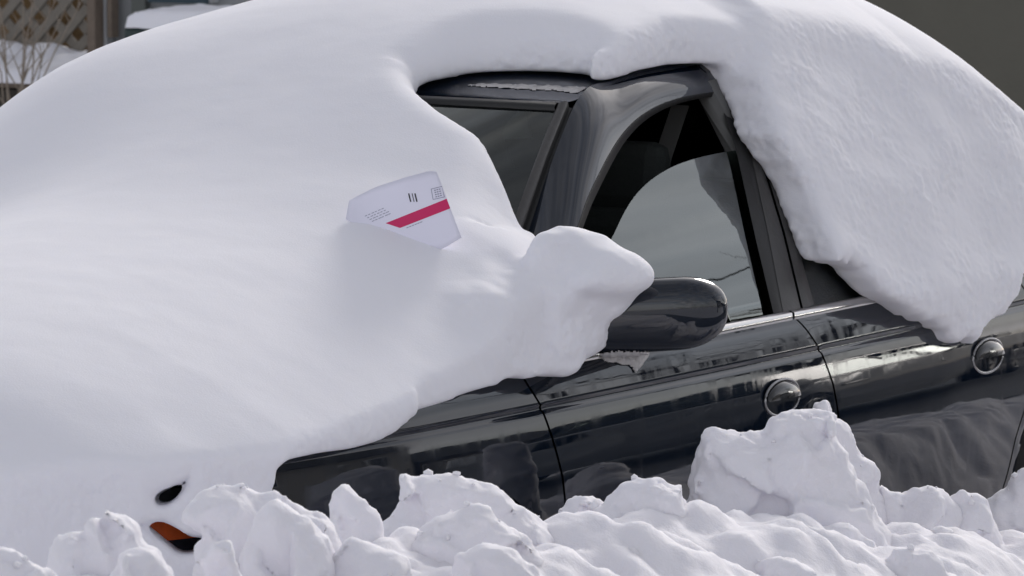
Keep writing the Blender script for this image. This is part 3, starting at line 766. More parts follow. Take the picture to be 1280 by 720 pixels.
# ------------------------------------------------------------------ ploughed bank in front
HF = np.array([math.cos(YAW), math.sin(YAW), 0.])     # horizontal view direction
def fine_bank(V, N):
    m = np.clip(.5+1.9*fbm(V, 5, 1, 4.), 0, 1)
    return m*(.024*(.45-worley(V, 15))+.015*(.45-worley(V+3, 34))+.007*(.45-worley(V+5, 80)))+.010*(billow(V, 9, 3, 3.)-.35)+.008*fbm(V, 38, 3)+.003*fbm(V, 95, 2)
def chunk(px, y, Tf, Tb, label, name='snow_chunk', top=0.0, group='ploughed snow chunks along the car', h=.0075, seed=0., amp=1.):
    """a lump of ploughed snow: its outline stands at its own distance y, bulging Tf to the street and Tb to the car"""
    P = [on_y(u, v, y) for u, v in px]; c = np.mean(P, 0)
    ab = np.array([((p-c)@RGT, p[2]-c[2]) for p in P])
    a0, b0 = ab.min(0)-.06; a1, b1 = ab.max(0)+.06
    w0, w1 = -Tf-.06, Tb+.06
    na, nb, nw = int((a1-a0)/h), int((b1-b0)/h), int((w1-w0)/h)
    A = a0+h*np.arange(na); B = b0+h*np.arange(nb); Wd = w0+h*np.arange(nw)
    A2, B2 = np.meshgrid(A, B, indexing='ij')
    q2 = np.stack([A2+seed, B2, A2*0+seed*.37], -1)
    d = poly_sd(A2, B2, ab)+.012*fbm(q2, 16, 3)+.010*(billow(q2, 30, 2)-.3)+.004
    r = np.random.default_rng(int(seed*10)+5); nc = 6+int((a1-a0)*(b1-b0)*90)
    cp = np.stack([r.uniform(a0, a1, nc), r.uniform(b0, b1, nc)], 1); gr = r.normal(0, .24, (nc, 2)); of = r.normal(0, .003, nc)
    wa = A2+.02*fbm(q2, 9, 2, 2.); wb = B2+.02*fbm(q2, 9, 2, 6.)
    dc = np.stack([(wa-p[0])**2+((wb-p[1])*.8)**2 for p in cp]); ic = dc.argmin(0)
    facet = np.clip(gr[ic, 0]*(A2-cp[ic, 0])+gr[ic, 1]*(B2-cp[ic, 1])+of[ic], -.03, .03)
    hgt = ab[:, 1].max()
    inner = np.clip(d/.12, 0, 1); prof = np.sqrt(1-(1-inner)**2)
    lean = np.clip((hgt-B2)/.35, 0, 1.4)       # thicker towards the foot
    tf = (.25+.75*prof)*Tf*(.45+.55*lean)*(1+.35*fbm(q2, 5, 2, 9.)); tb = (.3+.7*prof)*Tb*(.5+.5*lean)
    tf = tf+amp*facet; X3 = Wd[None, None, :]
    f = smax(smax(-tf[..., None]-X3, X3-tb[..., None], .03), -d[..., None], .022)
    Q = np.stack(np.broadcast_arrays(A2[..., None]+seed, B2[..., None], X3), -1)
    f = f+amp*.020*(billow(Q, 7, 2, 1.3)-.30)
    f[0] = f[-1] = 1; f[:, 0] = f[:, -1] = 1; f[:, :, 0] = f[:, :, -1] = 1
    V, F = nets(f, (a0, b0, w0), h); V = relax(V, F, 1)
    Wv = c+V[:, 0:1]*RGT+V[:, 2:3]*HF+V[:, 1:2]*np.array([0, 0, 1.])
    F = F[:, ::-1]; N = vnormals(Wv, F)
    Wv = Wv+N*(amp*fine_bank(Wv+seed, N)*.6)[:, None]
    o = mk_np(name, Wv-c, F, M['bank']); o.location = c
    tag(o, label, 'snow chunk', group); return o
CH = [
 ([(868, 640), (880, 590), (895, 562), (908, 556), (956, 549), (970, 528), (988, 513), (1020, 504), (1034, 508), (1042, 540), (1060, 577), (1084, 612), (1106, 660), (1116, 760), (850, 760)], -1.47, .18, .10, 'tall flat-topped block of ploughed snow before the front door handle, tallest of the bank'),
 ([(838, 760), (846, 680), (870, 655), (905, 650), (940, 661), (965, 672), (982, 692), (992, 760)], -1.62, .16, .12, 'low rounded snow lump at the foot of the tallest block'),
 ([(690, 760), (704, 700), (722, 666), (756, 641), (776, 612), (800, 600), (818, 592), (835, 598), (852, 593), (857, 642), (872, 655), (882, 760)], -1.52, .16, .10, 'sharp wedge of snow with a straight vertical right edge, left of the tallest block'),
 ([(698, 650), (715, 624), (735, 621), (758, 630), (764, 660), (750, 700), (700, 700)], -1.38, .08, .08, 'small pale snow clod lodged behind the sharp wedge under the front door'),
 ([(452, 760), (470, 700), (492, 660), (500, 618), (525, 612), (540, 604), (566, 600), (589, 608), (607, 604), (622, 607), (641, 620), (660, 625), (681, 632), (694, 650), (705, 670), (716, 760)], -1.48, .16, .14, 'broad bumpy snow heap below the front fender, centre of the bank'),
 ([(505, 760), (518, 692), (545, 662), (590, 643), (640, 652), (680, 682), (705, 722), (715, 760)], -1.66, .16, .12, 'smooth arched snow lump resting against the front of the broad bumpy heap'),
 ([(405, 700), (410, 642), (419, 622), (429, 611), (442, 620), (465, 626), (480, 650), (490, 700)], -1.44, .09, .09, 'small peaked snow lump between the mounds under the fender'),
 ([(240, 760), (243, 700), (250, 688), (246, 680), (228, 674), (211, 664), (230, 645), (258, 621), (300, 611), (356, 616), (386, 622), (409, 626), (430, 652), (440, 702), (450, 760)], -1.50, .16, .12, 'wide low mound of snow right of the orange signal lamp'),
 ([(296, 760), (305, 692), (322, 653), (345, 634), (382, 645), (410, 660), (418, 692), (440, 760)], -1.66, .15, .11, 'snow block with a bright sharp ridge leaning on the wide low mound'),
 ([(240, 760), (246, 706), (262, 690), (275, 674), (290, 667), (303, 684), (314, 760)], -1.76, .07, .06, 'little round snow ball just right of the orange signal lamp'),
 ([(38, 760), (50, 702), (60, 688), (81, 678), (103, 678), (110, 662), (126, 655), (132, 640), (160, 637), (178, 652), (186, 666), (206, 675), (220, 692), (228, 714), (238, 760)], -1.52, .16, .12, 'knobbly snow mound left of the orange signal lamp'),
 ([(-40, 760), (-30, 700), (0, 696), (34, 696), (52, 705), (80, 722), (100, 760)], -1.66, .14, .12, 'low crumbled snow lump in the bottom left corner'),
 ([(1086, 760), (1096, 660), (1108, 620), (1132, 624), (1147, 609), (1162, 600), (1181, 609), (1192, 618), (1204, 650), (1215, 760)], -1.46, .14, .12, 'rounded snow lump right of the tallest block under the rear door'),
 ([(1150, 760), (1172, 662), (1190, 629), (1207, 609), (1213, 618), (1219, 611), (1232, 617), (1238, 642), (1262, 702), (1275, 760)], -1.54, .13, .10, 'twin-peaked snow lump under the round rear door handle'),
 ([(1228, 760), (1236, 645), (1256, 621), (1264, 617), (1275, 591), (1300, 577), (1340, 602), (1352, 760)], -1.44, .14, .12, 'steep snow lump at the right edge by the rear wheel'),
 ([(1128, 760), (1146, 702), (1172, 672), (1190, 668), (1215, 692), (1252, 722), (1292, 760)], -1.70, .13, .10, 'low sloping snow ridge in the bottom right corner'),
]
CH += [
 ([(1020, 512), (1036, 508), (1042, 527), (1062, 537), (1075, 567), (1092, 587), (1105, 617), (1122, 662), (1132, 760), (1030, 760)], -1.36, .10, .12, 'narrow snow shoulder rising behind the right ridge of the tallest block'),
 ([(560, 770), (575, 712), (600, 690), (640, 688), (668, 700), (690, 730), (700, 770)], -1.8, .13, .11, 'low snow lump below the smooth arched lump at the bottom edge'),
 ([(395, 770), (410, 705), (440, 680), (478, 678), (505, 690), (525, 720), (535, 770)], -1.78, .13, .11, 'rounded snow lump at the bottom edge between the sharp ridge block and the arched lump'),
 ([(735, 770), (752, 712), (780, 690), (820, 684), (850, 700), (880, 735), (890, 770)], -1.76, .13, .11, 'broad snow lump at the bottom edge under the sharp wedge'),
 ([(130, 770), (145, 705), (165, 690), (190, 690), (210, 708), (225, 740), (230, 770)], -1.72, .13, .11, 'small snow lump at the bottom edge under the knobbly mound'),
 ([(985, 770), (1000, 700), (1030, 668), (1060, 655), (1085, 672), (1105, 705), (1130, 770)], -1.66, .13, .11, 'snow lump against the right foot of the tallest block'),
 ([(1090, 770), (1100, 720), (1125, 692), (1160, 690), (1190, 712), (1215, 770)], -1.84, .13, .11, 'low snow lump at the bottom edge between the tallest block and the right corner ridge'),
 ([(930, 770), (945, 715), (970, 700), (1005, 702), (1030, 725), (1040, 770)], -1.84, .13, .11, 'snow lump at the bottom edge below the tallest block'),
]
for k, (px, y, tf, tb, lab) in enumerate(CH): chunk(px, y, tf, tb, lab, seed=k*3.17)
# the bank itself
def bank_mesh():
    xs = np.arange(-4.0, 3.6, .014); ys = np.arange(-2.9, -1.05, .014); X, Y = np.meshgrid(xs, ys, indexing='ij')
    P = np.stack([X, Y, X*0], -1)
    crest = np.interp(X, [-4.5, -2.8, -2.35, -2.1, -1.7, -1.2, -.5, 0, .4, .9, 1.6, 6], [.88, .87, .80, .79, .81, .775, .70, .62, .55, .45, .40, .40])
    q = np.where(Y > -1.55, (Y+1.55)/.42, (Y+1.55)/1.15)
    Z = crest*np.clip(1-np.abs(q)**1.7, 0, 1)+(.16*(billow(P, 2.3, 3)-.35)+.018*fbm(P, 14, 4))*np.clip(1.3-np.abs(q), 0, 1)
    o = grid('snow_bank', np.stack([X, Y, Z], -1), M['bank']); return tag(o, 'long ploughed snow bank along the kerb in front of the car', 'snow bank', None, 'stuff')
bank_mesh()
def crumbs():
    dg = bpy.context.evaluated_depsgraph_get(); dg.update(); V = []; F = []; rg = np.random.default_rng(21); n = 0
    base = [(0, 0, 1), (.89, 0, .45), (.28, .85, .45), (-.72, .53, .45), (-.72, -.53, .45), (.28, -.85, .45), (.72, .53, -.45), (-.28, .85, -.45), (-.89, 0, -.45), (-.28, -.85, -.45), (.72, -.53, -.45), (0, 0, -1)]
    tri = [(0, 1, 2), (0, 2, 3), (0, 3, 4), (0, 4, 5), (0, 5, 1), (1, 6, 2), (2, 7, 3), (3, 8, 4), (4, 9, 5), (5, 10, 1), (6, 7, 2), (7, 8, 3), (8, 9, 4), (9, 10, 5), (10, 6, 1), (11, 7, 6), (11, 8, 7), (11, 9, 8), (11, 10, 9), (11, 6, 10)]
    for q in range(1000):
        x = rg.uniform(-3, 1.8); y = rg.uniform(-2.2, -1.25)
        ok, loc, nor, i, ob, mt = SC.ray_cast(dg, Vector((x, y, 1.6)), Vector((0, 0, -1)))
        if not ok or not (ob.name.startswith('snow_chunk') or ob.name.startswith('snow_bank')) or nor.z < .45: continue
        if rg.random() > .25+.75*(float(vnoise(np.array(x*3.), np.array(y*3.), np.array(.5)))+.5): continue
        r = .003+.0085*rg.random()**3; o = len(V); sq = rg.uniform(.6, 1.2, 3)
        for b in base: V.append(tuple(np.array(loc)+np.array(b)*r*sq*rg.uniform(.75, 1.2)+np.array([0, 0, r*.35])))
        F += [tuple(i_+o for i_ in t) for t in tri]
    ob = mk('snow_crumbs', V, F, M['bank']); bm = bmesh.new(); bm.from_mesh(ob.data); bmesh.ops.recalc_face_normals(bm, faces=bm.faces); bm.to_mesh(ob.data); bm.free()
    return tag(ob, 'loose crumbs of snow scattered over the ploughed bank', 'snow crumbs', None, 'stuff')
crumbs()
M['dirty_ice'] = snow_mat('dirty_ice', (.50, .49, .49), grain=.6, med=1.)
M['ice_glint'] = pmat('ice_glint', (.50, .48, .47), .15, var=.5, nscale=40, bump=.5, bscale=110)  # pale colour carries the glint of the roof edge along with the ice
def crust(name, outline, th, mat, label, cat, step=1.2):
    dg = bpy.context.evaluated_depsgraph_get(); dg.update(); o = np.array(outline, float)
    U = np.arange(o[:, 0].min()-2, o[:, 0].max()+2, step); Vv = np.arange(o[:, 1].min()-2, o[:, 1].max()+2, step); Ug, Vg = np.meshgrid(U, Vv, indexing='ij')
    P = np.zeros((len(U), len(Vv), 3)); N = np.zeros_like(P); ok = np.zeros(Ug.shape, bool)
    for i in range(len(U)):
        for j in range(len(Vv)):
            h, loc, nor, k, ob, mt = SC.ray_cast(dg, Vector(CAM), Vector(ray(U[i], Vv[j])).normalized())
            nor = np.array(nor)
            if h and not ob.name.startswith('snow'):
                P[i, j] = loc; N[i, j] = nor*(-1 if nor@ray(U[i], Vv[j]) > 0 else 1); ok[i, j] = True
    d = poly_sd(Ug, Vg, o)+2.2*fbm(np.stack([Ug, Vg, Ug*0], -1), .11, 3); ok &= d > 0
    P = P+N*(th*np.sqrt(np.clip(d/5, 0, 1))*(1+.5*fbm(P, 70, 2)))[..., None]
    F = [(i*len(Vv)+j, i*len(Vv)+j+1, (i+1)*len(Vv)+j+1, (i+1)*len(Vv)+j) for i in range(len(U)-1) for j in range(len(Vv)-1) if ok[i, j] and ok[i+1, j] and ok[i, j+1] and ok[i+1, j+1]]
    return tag(mk(name, P.reshape(-1, 3), F, mat, None, True, True), label, cat)
crust('ice_patch', [(748, 440), (775, 437), (812, 438), (808, 449), (800, 459), (794, 467), (786, 458), (770, 455), (752, 452)], .010, M['dirty_ice'], 'ragged patch of dirty ice clinging under the side mirror', 'ice', .8)
crust('ice_glint_strip', [(575, 107), (600, 104.5), (640, 105), (690, 107), (738, 109), (722, 117), (690, 114.5), (640, 111.5), (600, 109.5)], .004, M['ice_glint'], 'thin strip of ice and painted glint along the bare roof edge above the windshield', 'ice', 1.0)  # strip added to give the dark header its bright glint
M_ground = snow_mat('trodden_snow', (.80, .79, .82), grain=.5)
make_letter()

# ------------------------------------------------------------------ ground, street
def sheet_ground():
    xs = np.concatenate([[-400, -120, -40], np.arange(-20, 60, 1.0), [90, 200, 500]]); ys = np.concatenate([[-400, -120, -50], np.arange(-30, 60, 1.0), [90, 200, 500]])
    X, Y = np.meshgrid(xs, ys, indexing='ij'); P = np.stack([X, Y, X*0], -1)
    Z = .05*fbm(P, .5, 3)-.06; Z = np.where((Y > -6.3) & (Y < -1.9), -.05, Z)
    return tag(grid('ground', np.stack([X, Y, Z], -1), M_ground), kind='structure')
sheet_ground()
M['asphalt'] = pmat('packed_snow_road', (.075, .077, .082), .5, var=.6, nscale=1.6, bump=.4, bscale=30)
tag(MB().add([(-60, -6.2, -.02), (90, -6.2, -.02), (90, -2.5, -.02), (-60, -2.5, -.02)], [(0, 1, 2, 3)]).build('street', M['asphalt']), kind='structure')

def branch(mb, p, d, L, r, depth, rg):
    n = 4; pts = [p]; rs = [r]
    for i in range(n):
        d = d+rg.normal(0, .10, 3)+np.array([0, 0, .03]); d = d/np.linalg.norm(d); p = p+d*L/n; pts.append(p); rs.append(r*(1-.45*(i+1)/n))
    mb.tube(pts, rs, 6 if depth > 1 else 4, False)
    if depth == 0: return
    for k in range(3 if depth > 1 else 4):
        i = rg.integers(1, n+1); a = rg.uniform(0, 2*math.pi); e = d*.8+np.array([math.cos(a), math.sin(a), .25])*.75; e /= np.linalg.norm(e)
        branch(mb, pts[i], e, L*rg.uniform(.5, .75), rs[i]*.6, depth-1, rg)
M['bark'] = pmat('grey_brown_bark', (.06, .05, .04), .9, bump=.5, bscale=40)
M['siding'] = pmat('pale_siding', (.33, .31, .27), .7, var=.08); M['shingle'] = pmat('dark_roofing', (.05, .05, .05), .9, var=.3, nscale=14)
M['trim'] = pmat('white_trim', (.7, .7, .68), .5); M['pane'] = pmat('dark_pane', (.01, .012, .015), .05)
def bare_tree(x, y, h, seed, label):
    rg = np.random.default_rng(seed); t = thing('bare_tree', label, 'tree', (x, y, -.05), 0, 'bare trees across the street')
    mb = MB(); mb.tube([(0, 0, 0), (.05, .02, h*.15), (0, .05, h*.32)], [.22, .17, .15], 10).build('trunk', M['bark'], t, True)
    cr = MB()
    for k in range(5):
        a = k*1.26+rg.uniform(0, .6); branch(cr, np.array([0, .05, h*(.24+.02*k)]), np.array([math.cos(a)*.6, math.sin(a)*.6, .8]), h*.34, .085, 3, rg)
    cr.build('crown', M['bark'], t, True)
bare_tree(4.5, -9.5, 8, 3, 'bare branching tree on the far kerb, mirrored in the dark front door')
bare_tree(19, -10.5, 9, 5, 'taller bare tree beyond the pale house corner across the street')
def far_house(x, y, wx, wy, h, label, mat):
    t = thing('house', label, 'house', (x, y, -.05))
    MB().box((0, 0, h/2), (wx, wy, h)).build('wall', mat, t)
    r = MB(); o = .4; r.add([(-wx/2-o, -wy/2-o, h), (wx/2+o, -wy/2-o, h), (wx/2+o, wy/2+o, h), (-wx/2-o, wy/2+o, h), (-wx/2-o, 0, h+2.2), (wx/2+o, 0, h+2.2)], [(0, 1, 5, 4), (2, 3, 4, 5), (1, 2, 5), (3, 0, 4), (0, 3, 2, 1)]).build('roof', M['shingle'], t)
    for k in range(4):
        for z in ((1.5, 4.0) if h > 4 else (1.5,)):
            px = -wx/2+wx*(k+.5)/4
            f = MB().box((px, wy/2+.02, z), (1.1, .08, 1.4)).build('window', M['trim'], t); MB().box((px, wy/2+.05, z), (.9, .06, 1.2)).build('pane', M['pane'], f)
far_house(20, -27, 11, 8, 5.2, 'pale two storey house across the street, mirrored in the dark paint', M['siding'])
far_house(36, -30, 10, 8, 3.2, 'low brown house farther along the far side of the street', M['bark'])
def copy_tree(o, parent=None, swap=None):
    c = o.copy(); COL.objects.link(c); c.parent = parent
    if swap and c.type == 'MESH' and c.material_slots and c.material_slots[0].material == swap[0]:
        c.material_slots[0].link = 'OBJECT'; c.material_slots[0].material = swap[1]
    for ch in [q for q in bpy.data.objects if q.parent == o]: copy_tree(ch, c, swap)
    return c
wp = thing('utility_pole', 'wooden utility pole holding a wire across the street, mirrored in the window', 'pole', (21, -30, -.05))
MB().tube([(0, 0, 0), (0, 0, 11.5)], [.16, .11], 10).build('post', M['bark'], wp, True)
pts = [(21+13*t-21, -30+34*t+30, 10.9+.05-1.3*4*t*(1-t)*.4) for t in np.linspace(0, 1, 24)]
MB().tube(pts, .025, 5).build('wire', M['rubber'], wp, True)
c2 = copy_tree(car, None, (M['paint'], M['paint_pale'])); c2.location = (9.6, -5.0, 0); c2.rotation_euler = (0, 0, math.pi)
tag(c2, 'silver sedan parked at the far kerb, mirrored in the dark rear door', 'car')

# ------------------------------------------------------------------ yard behind the car
XB = 9.0
def bx_(u, v, x=XB): p = on_x(u, v, x); return p[1], p[2]
def slab_px(mb, u0, u1, v0, v1, x, dep, bot=None):
    y0, z0 = bx_(u0, v0, x); y1, z1 = bx_(u1, v1, x)
    if bot is not None: z1 = bot
    mb.box((x+dep/2, (y0+y1)/2, (z0+z1)/2), (dep, abs(y0-y1), abs(z0-z1))); return mb
M['latt'] = pmat('weathered_lattice_wood', (.19, .172, .145), .85, var=.25, nscale=20, bump=.4)
M['post'] = pmat('brown_post_wood', (.17, .135, .105), .85, var=.25, nscale=30, bump=.4)
M['leaf'] = pmat('dead_leaf_litter', (.17, .105, .045), .95, var=.85, nscale=16, bump=1, bscale=30)
M['gsiding'] = pmat('blue_grey_siding', (.27, .28, .285), .75, var=.1, nscale=6)
M['dgreen'] = pmat('dark_green_plastic', (.012, .028, .028), .5, var=.3); M['teal'] = pmat('dark_teal_paint', (.008, .035, .05), .5)
M['olive'] = pmat('olive_brown_wall', (.125, .120, .098), .9, var=.10, nscale=5, bump=.3, bscale=24)
M['stem'] = pmat('dry_weed_stem', (.30, .25, .20), .9)
M['soil'] = pmat('dark_soil', (.05, .042, .034), .95, var=.5, nscale=12, bump=.6)
M['trimpale'] = pmat('pale_grey_board', (.45, .46, .47), .7); M['olive2'] = pmat('grey_green_panel', (.11, .12, .11), .8)
house = thing('porch_house', 'blue grey house with a lattice porch and brown posts behind the car', 'house', (XB, bx_(120, 50)[0], 0))
bpy.context.view_layer.update()
def hpart(mb, name, mat, bevel=0):
    o = mb.build(name, mat, house, bevel=bevel); o.matrix_parent_inverse = house.matrix_world.inverted(); return o
zt = 3.2
def hb(name, u0, u1, v1, x, dep, mat, top=zt, bot=None):
    y0, _ = bx_(u0, 0, x); y1, z1 = bx_(u1, v1, x); z1 = z1 if bot is None else bot
    return hpart(MB().box((x+dep/2, (y0+y1)/2, (top+z1)/2), (dep, abs(y0-y1), top-z1)), name, mat)
hb('wall', 119, 330, 0, XB+.06, 3.5, M['gsiding'], bot=-.05)
hb('post', 108.5, 118.5, 0, XB-.06, .10, M['post'], bot=.2)
hb('corner_board', 119.5, 133, 0, XB, .05, M['trimpale'], bot=.2)
hb('downpipe', 134, 139.5, 47, XB-.02, .05, M['post'])
hb('wall_panel', 164, 181, 0, XB+.02, .035, M['olive2'], bot=.2)
hb('porch_backing', -420, 108, 0, XB+.45, .1, M['leaf'], bot=-.05)
lt = MB(); y0, zb = bx_(-60, 82); y1, _ = bx_(107.5, 82); ztop = 1.75; pit = .118; wd = .036; Yw = y0-y1
for sgn in(1, -1):
    k0 = -int(3/pit)
    for k in range(k0, int((Yw+3)/pit)):
        # slat runs from bottom (y = k*pit) at 45 degrees, clipped to the panel
        b = k*pit; a0, a1 = 0., ztop-zb+.10
        f = lambda t: b+sgn*t
        ts = [t for t in np.linspace(0, a1, 60) if 0 <= f(t) <= Yw]
        if len(ts) < 3: continue
        t0, t1 = ts[0], ts[-1]; P0 = np.array([f(t0), zb-.10+t0]); P1 = np.array([f(t1), zb-.10+t1]); n_ = np.array([-(1.), sgn*1.])/math.sqrt(2)*wd/2
        x = XB+.02+(.013 if sgn > 0 else 0); V = []
        for xx in(x, x+.011):
            for q in(P0-n_, P0+n_, P1+n_, P1-n_): V.append((xx, y1+q[0], q[1]))
        lt.add(V, [(0, 1, 2, 3), (7, 6, 5, 4), (0, 4, 5, 1), (1, 5, 6, 2), (2, 6, 7, 3), (3, 7, 4, 0)])
hpart(lt, 'lattice', M['latt'])
yq, zq = bx_(60, 109)
hb('step_board', -420, 122, 114, XB-.62, .62, M['post'], top=bx_(60, 106, XB-.62)[1])
hb('skirting', -420, 122, 0, XB-.60, .08, M['soil'], top=bx_(60, 114, XB-.62)[1]-.002, bot=-.05)
# snow on the porch step
def step_snow():
    ya, _ = bx_(-200, 100, XB-.6); yb, _ = bx_(133, 100, XB-.6); z0 = bx_(60, 106, XB-.62)[1]+.002
    ys = np.linspace(yb, ya, 160); xs = np.linspace(XB-.64, XB+.03, 24); X, Y = np.meshgrid(xs, ys, indexing='ij'); P = np.stack([X, Y, X*0], -1)
    t = np.clip((X-(XB-.64))/.05, 0, 1); e = np.clip((Y-yb)/.06, 0, 1)
    Z = z0+(.050+.045*np.clip((X-XB+.3)/.3, 0, 1)+.06*fbm(P, 5, 3)*np.clip((X-XB+.35)/.3, 0, 1))*np.sqrt(1-(1-t)**2)*np.sqrt(1-(1-e)**2)
    o = grid('step_snow', np.stack([X, Y, Z], -1), M['snow'], flip=False); return tag(o, 'strip of snow lying on the porch step below the lattice', 'snow')
step_snow()
# dry weeds
for k, (u, v, hh, ln) in enumerate([(14, 150, .62, .10), (26, 150, .60, -.06), (6, 150, .42, .03), (38, 145, .40, .12)]):
    rg = np.random.default_rng(k); p = on_x(u, v, XB-.95); w = MB()
    for q in range(4):
        a = rg.normal(0, .05, 3); tip = p+np.array([a[0], ln*.6+rg.normal(0, .11), hh*rg.uniform(.5, 1)]); mid = p+(tip-p)*.5+np.array([0, rg.normal(0, .02), .02])
        w.tube([p+a*.3-np.array([0, 0, p[2]+.03]), p+a*.3, mid, tip], [.004, .0035, .003, .0015], 5, False)
        for r in range(4):
            c = mid+(tip-mid)*rg.uniform(0, 1); w.tube([c, c+np.array([rg.normal(0, .03), rg.normal(0, .05), rg.uniform(.03, .10)])], [.002, .001], 4, False)
    tag(w.build('dry_weed', M['stem'], None, True), ['tall dry brown weed before the lattice', 'dry forked weed second from the left edge before the lattice', 'short dry weed at the left edge below the porch step', 'low dry weed nearest the buried car roof below the porch step'][k], 'weed', 'dry weeds by the porch')
# dark green bin with snow on its lid
yc, zc = bx_(232, 12, 8.0); yl, _ = bx_(152, 30, 8.0); yr, _ = bx_(330, 30, 8.0); ztb = bx_(230, 16, 8.0)[1]
bn = thing('garden_bin', 'dark green garden bin with a pad of snow on its lid beside the house', 'bin', (8.2, (yl+yr)/2, -.05)); wdt = abs(yl-yr)
m_ = MB(); hB = ztb+.05-.05
V = []
for z, sx, sy in((0, .17, wdt*.30), (hB-.06, .22, wdt*.42)):
    V += [(-sx, -sy, z), (sx, -sy, z), (sx, sy, z), (-sx, sy, z)]
m_.add(V, [(3, 2, 1, 0), (4, 5, 6, 7)]+[(i, (i+1) % 4, 4+(i+1) % 4, 4+i) for i in range(4)]); m_.build('bin_body', M['dgreen'], bn, bevel=.02)
MB().box((0, 0, hB-.03), (.48, wdt*.9, .05)).build('lid', M['dgreen'], bn, bevel=.015)
xs = np.linspace(-.25, .24, 30); ys = np.linspace(-wdt*.46, wdt*.44, 50); X, Y = np.meshgrid(xs, ys, indexing='ij'); P = np.stack([X, Y, X*0], -1)
e = np.minimum(np.minimum(X+.25, .24-X)/.06, np.minimum(Y+wdt*.46, wdt*.44-Y)/.06); Z = hB+.0+.065*np.sqrt(1-(1-np.clip(e, 0, 1))**2)+.012*fbm(P, 8, 3)-.008
o = grid('lid_snow', np.stack([X, Y, Z], -1), M['snow']); o.location = (8.2, (yl+yr)/2, -.05); tag(o, 'pad of snow on the dark green bin lid', 'snow')
# teal window of the house above the bin
f = hb('window', 184, 264, 3.5, XB, .055, M['trimpale'], top=2.2); y0, z0 = bx_(187, 2.4); y1, _ = bx_(261, 0)
hpart(MB().box((XB-.004, (y0+y1)/2, (2.15+z0)/2), (.02, abs(y0-y1), 2.15-z0)), 'window_pane', M['teal'])
# dark edging board low at the left
p0 = on_x(-40, 172, 6.2); p1 = on_x(48, 118, 6.6)
eb = MB(); eb.tube([p0, p1], .035, 8); tag(eb.build('hose_rail', M['dgreen'], None, True), 'dark green rail slanting up behind the left edge of the snowy hood', 'rail')
# plain outbuilding on the right
def obx(name, u0, u1, x, dep, mat, par, top=3.0, bot=-.05):
    ya, _ = bx_(u0, 0, x); yb, _ = bx_(u1, 0, x)
    o = MB().box((x+dep/2, (ya+yb)/2, (top+bot)/2), (dep, abs(ya-yb), top-bot)).build(name, mat, par); o.matrix_parent_inverse = par.matrix_world.inverted(); return o
shed = thing('outbuilding', 'plain olive brown outbuilding with a dark green corner door behind the car roof', 'building', (10, bx_(1100, 0, 10)[0], 0)); bpy.context.view_layer.update()
obx('wall', 1064, 1700, 10, 4, M['olive'], shed); obx('door', 985, 1063, 10.05, .1, M['dgreen'], shed); obx('wall', 900, 985, 10.02, .2, M['olive'], shed)
MB_r = MB(); ya = bx_(880, 0, 10)[0]; yb = bx_(1740, 0, 10)[0]
o = MB_r.add([(9.6, ya, 3.0), (9.6, yb, 3.0), (14.4, yb, 3.0), (14.4, ya, 3.0), (12, ya, 4.2), (12, yb, 4.2)], [(0, 1, 5, 4), (2, 3, 4, 5), (1, 2, 5), (3, 0, 4), (0, 3, 2, 1)]).build('roof', M['shingle'], shed); o.matrix_parent_inverse = shed.matrix_world.inverted()

# ------------------------------------------------------------------ light
SUN_AZ = math.radians(13); SUN_EL = math.radians(26)      # direction to the sun: behind the car and to its right
sd = np.array([math.cos(SUN_EL)*math.cos(SUN_AZ), math.cos(SUN_EL)*math.sin(SUN_AZ), math.sin(SUN_EL)])
l = bpy.data.lights.new('sun', 'SUN'); l.energy = 1.0; l.angle = math.radians(14); l.color = (1, .95, .9)
so = bpy.data.objects.new('sun', l); COL.objects.link(so); so.rotation_euler = Vector(-sd).to_track_quat('-Z', 'Y').to_euler()
w = bpy.data.worlds.new('World'); SC.world = w; w.use_nodes = True; nt = w.node_tree; bg = nt.nodes['Background']; L = nt.links
sky = nt.nodes.new('ShaderNodeTexSky'); sky.sky_type = 'NISHITA'; sky.sun_disc = False
sky.sun_elevation = SUN_EL; sky.sun_rotation = math.pi/2-SUN_AZ; sky.dust_density = 1.2; sky.air_density = 1.0; sky.ozone_density = 1
tc = nt.nodes.new('ShaderNodeTexCoord'); mp = nt.nodes.new('ShaderNodeMapping'); mp.inputs['Scale'].default_value = (1.6, 1.6, 6.5)
L.new(tc.outputs['Generated'], mp.inputs['Vector'])
n = nt.nodes.new('ShaderNodeTexNoise'); n.inputs['Scale'].default_value = 1.5; n.inputs['Detail'].default_value = 6; n.inputs['Roughness'].default_value = .55
L.new(mp.outputs['Vector'], n.inputs['Vector'])
mr = nt.nodes.new('ShaderNodeMapRange'); mr.inputs['From Min'].default_value = .30; mr.inputs['From Max'].default_value = .68; mr.inputs['To Min'].default_value = .55; mr.inputs['To Max'].default_value = 1.0
L.new(n.outputs['Fac'], mr.inputs['Value'])
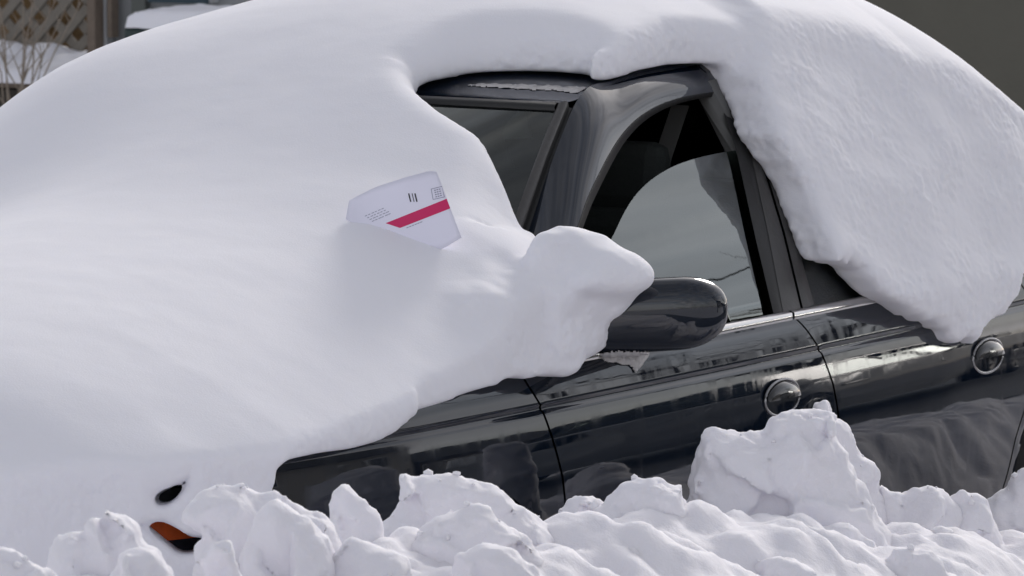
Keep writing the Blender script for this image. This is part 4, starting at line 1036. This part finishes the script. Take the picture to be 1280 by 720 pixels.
bw = nt.nodes.new('ShaderNodeRGBToBW'); L.new(sky.outputs[0], bw.inputs[0])
n2 = nt.nodes.new('ShaderNodeTexNoise'); n2.inputs['Scale'].default_value = 3.2; n2.inputs['Detail'].default_value = 4; L.new(mp.outputs['Vector'], n2.inputs['Vector'])
m2 = nt.nodes.new('ShaderNodeMapRange'); m2.inputs['From Min'].default_value = .3; m2.inputs['From Max'].default_value = .7; m2.inputs['To Min'].default_value = .66; m2.inputs['To Max'].default_value = 1.34; L.new(n2.outputs['Fac'], m2.inputs['Value'])
ml = nt.nodes.new('ShaderNodeMath'); ml.operation = 'MULTIPLY'
cl = nt.nodes.new('ShaderNodeMix'); cl.data_type = 'RGBA'; cl.blend_type = 'MULTIPLY'; cl.inputs['Factor'].default_value = 1
pw = nt.nodes.new('ShaderNodeMath'); pw.operation = 'POWER'; pw.inputs[1].default_value = .58; L.new(bw.outputs[0], pw.inputs[0])
L.new(pw.outputs[0], ml.inputs[0]); L.new(m2.outputs['Result'], ml.inputs[1]); L.new(ml.outputs[0], cl.inputs['A']); cl.inputs['B'].default_value = (2.16, 2.11, 2.17, 1)
mx = nt.nodes.new('ShaderNodeMix'); mx.data_type = 'RGBA'; L.new(mr.outputs['Result'], mx.inputs['Factor']); L.new(sky.outputs[0], mx.inputs['A']); L.new(cl.outputs['Result'], mx.inputs['B'])
L.new(mx.outputs['Result'], bg.inputs['Color']); bg.inputs['Strength'].default_value = .12

# ------------------------------------------------------------------ camera and output
cd = bpy.data.cameras.new('camera'); cd.sensor_width = 36; cd.lens = FPX/1280*36; cd.clip_end = 3000
co = bpy.data.objects.new('camera', cd); COL.objects.link(co); co.location = CAM
R = Matrix((RGT, UPV, -FWD)).transposed(); co.rotation_euler = R.to_euler()
cd.dof.use_dof = True; cd.dof.focus_distance = 12.0; cd.dof.aperture_fstop = 16
SC.camera = co
vs = SC.view_settings; vs.view_transform = 'Standard'; vs.look = 'None'; vs.exposure = .6; vs.gamma = 1
SC.cycles.max_bounces = 8; SC.cycles.use_denoising = True
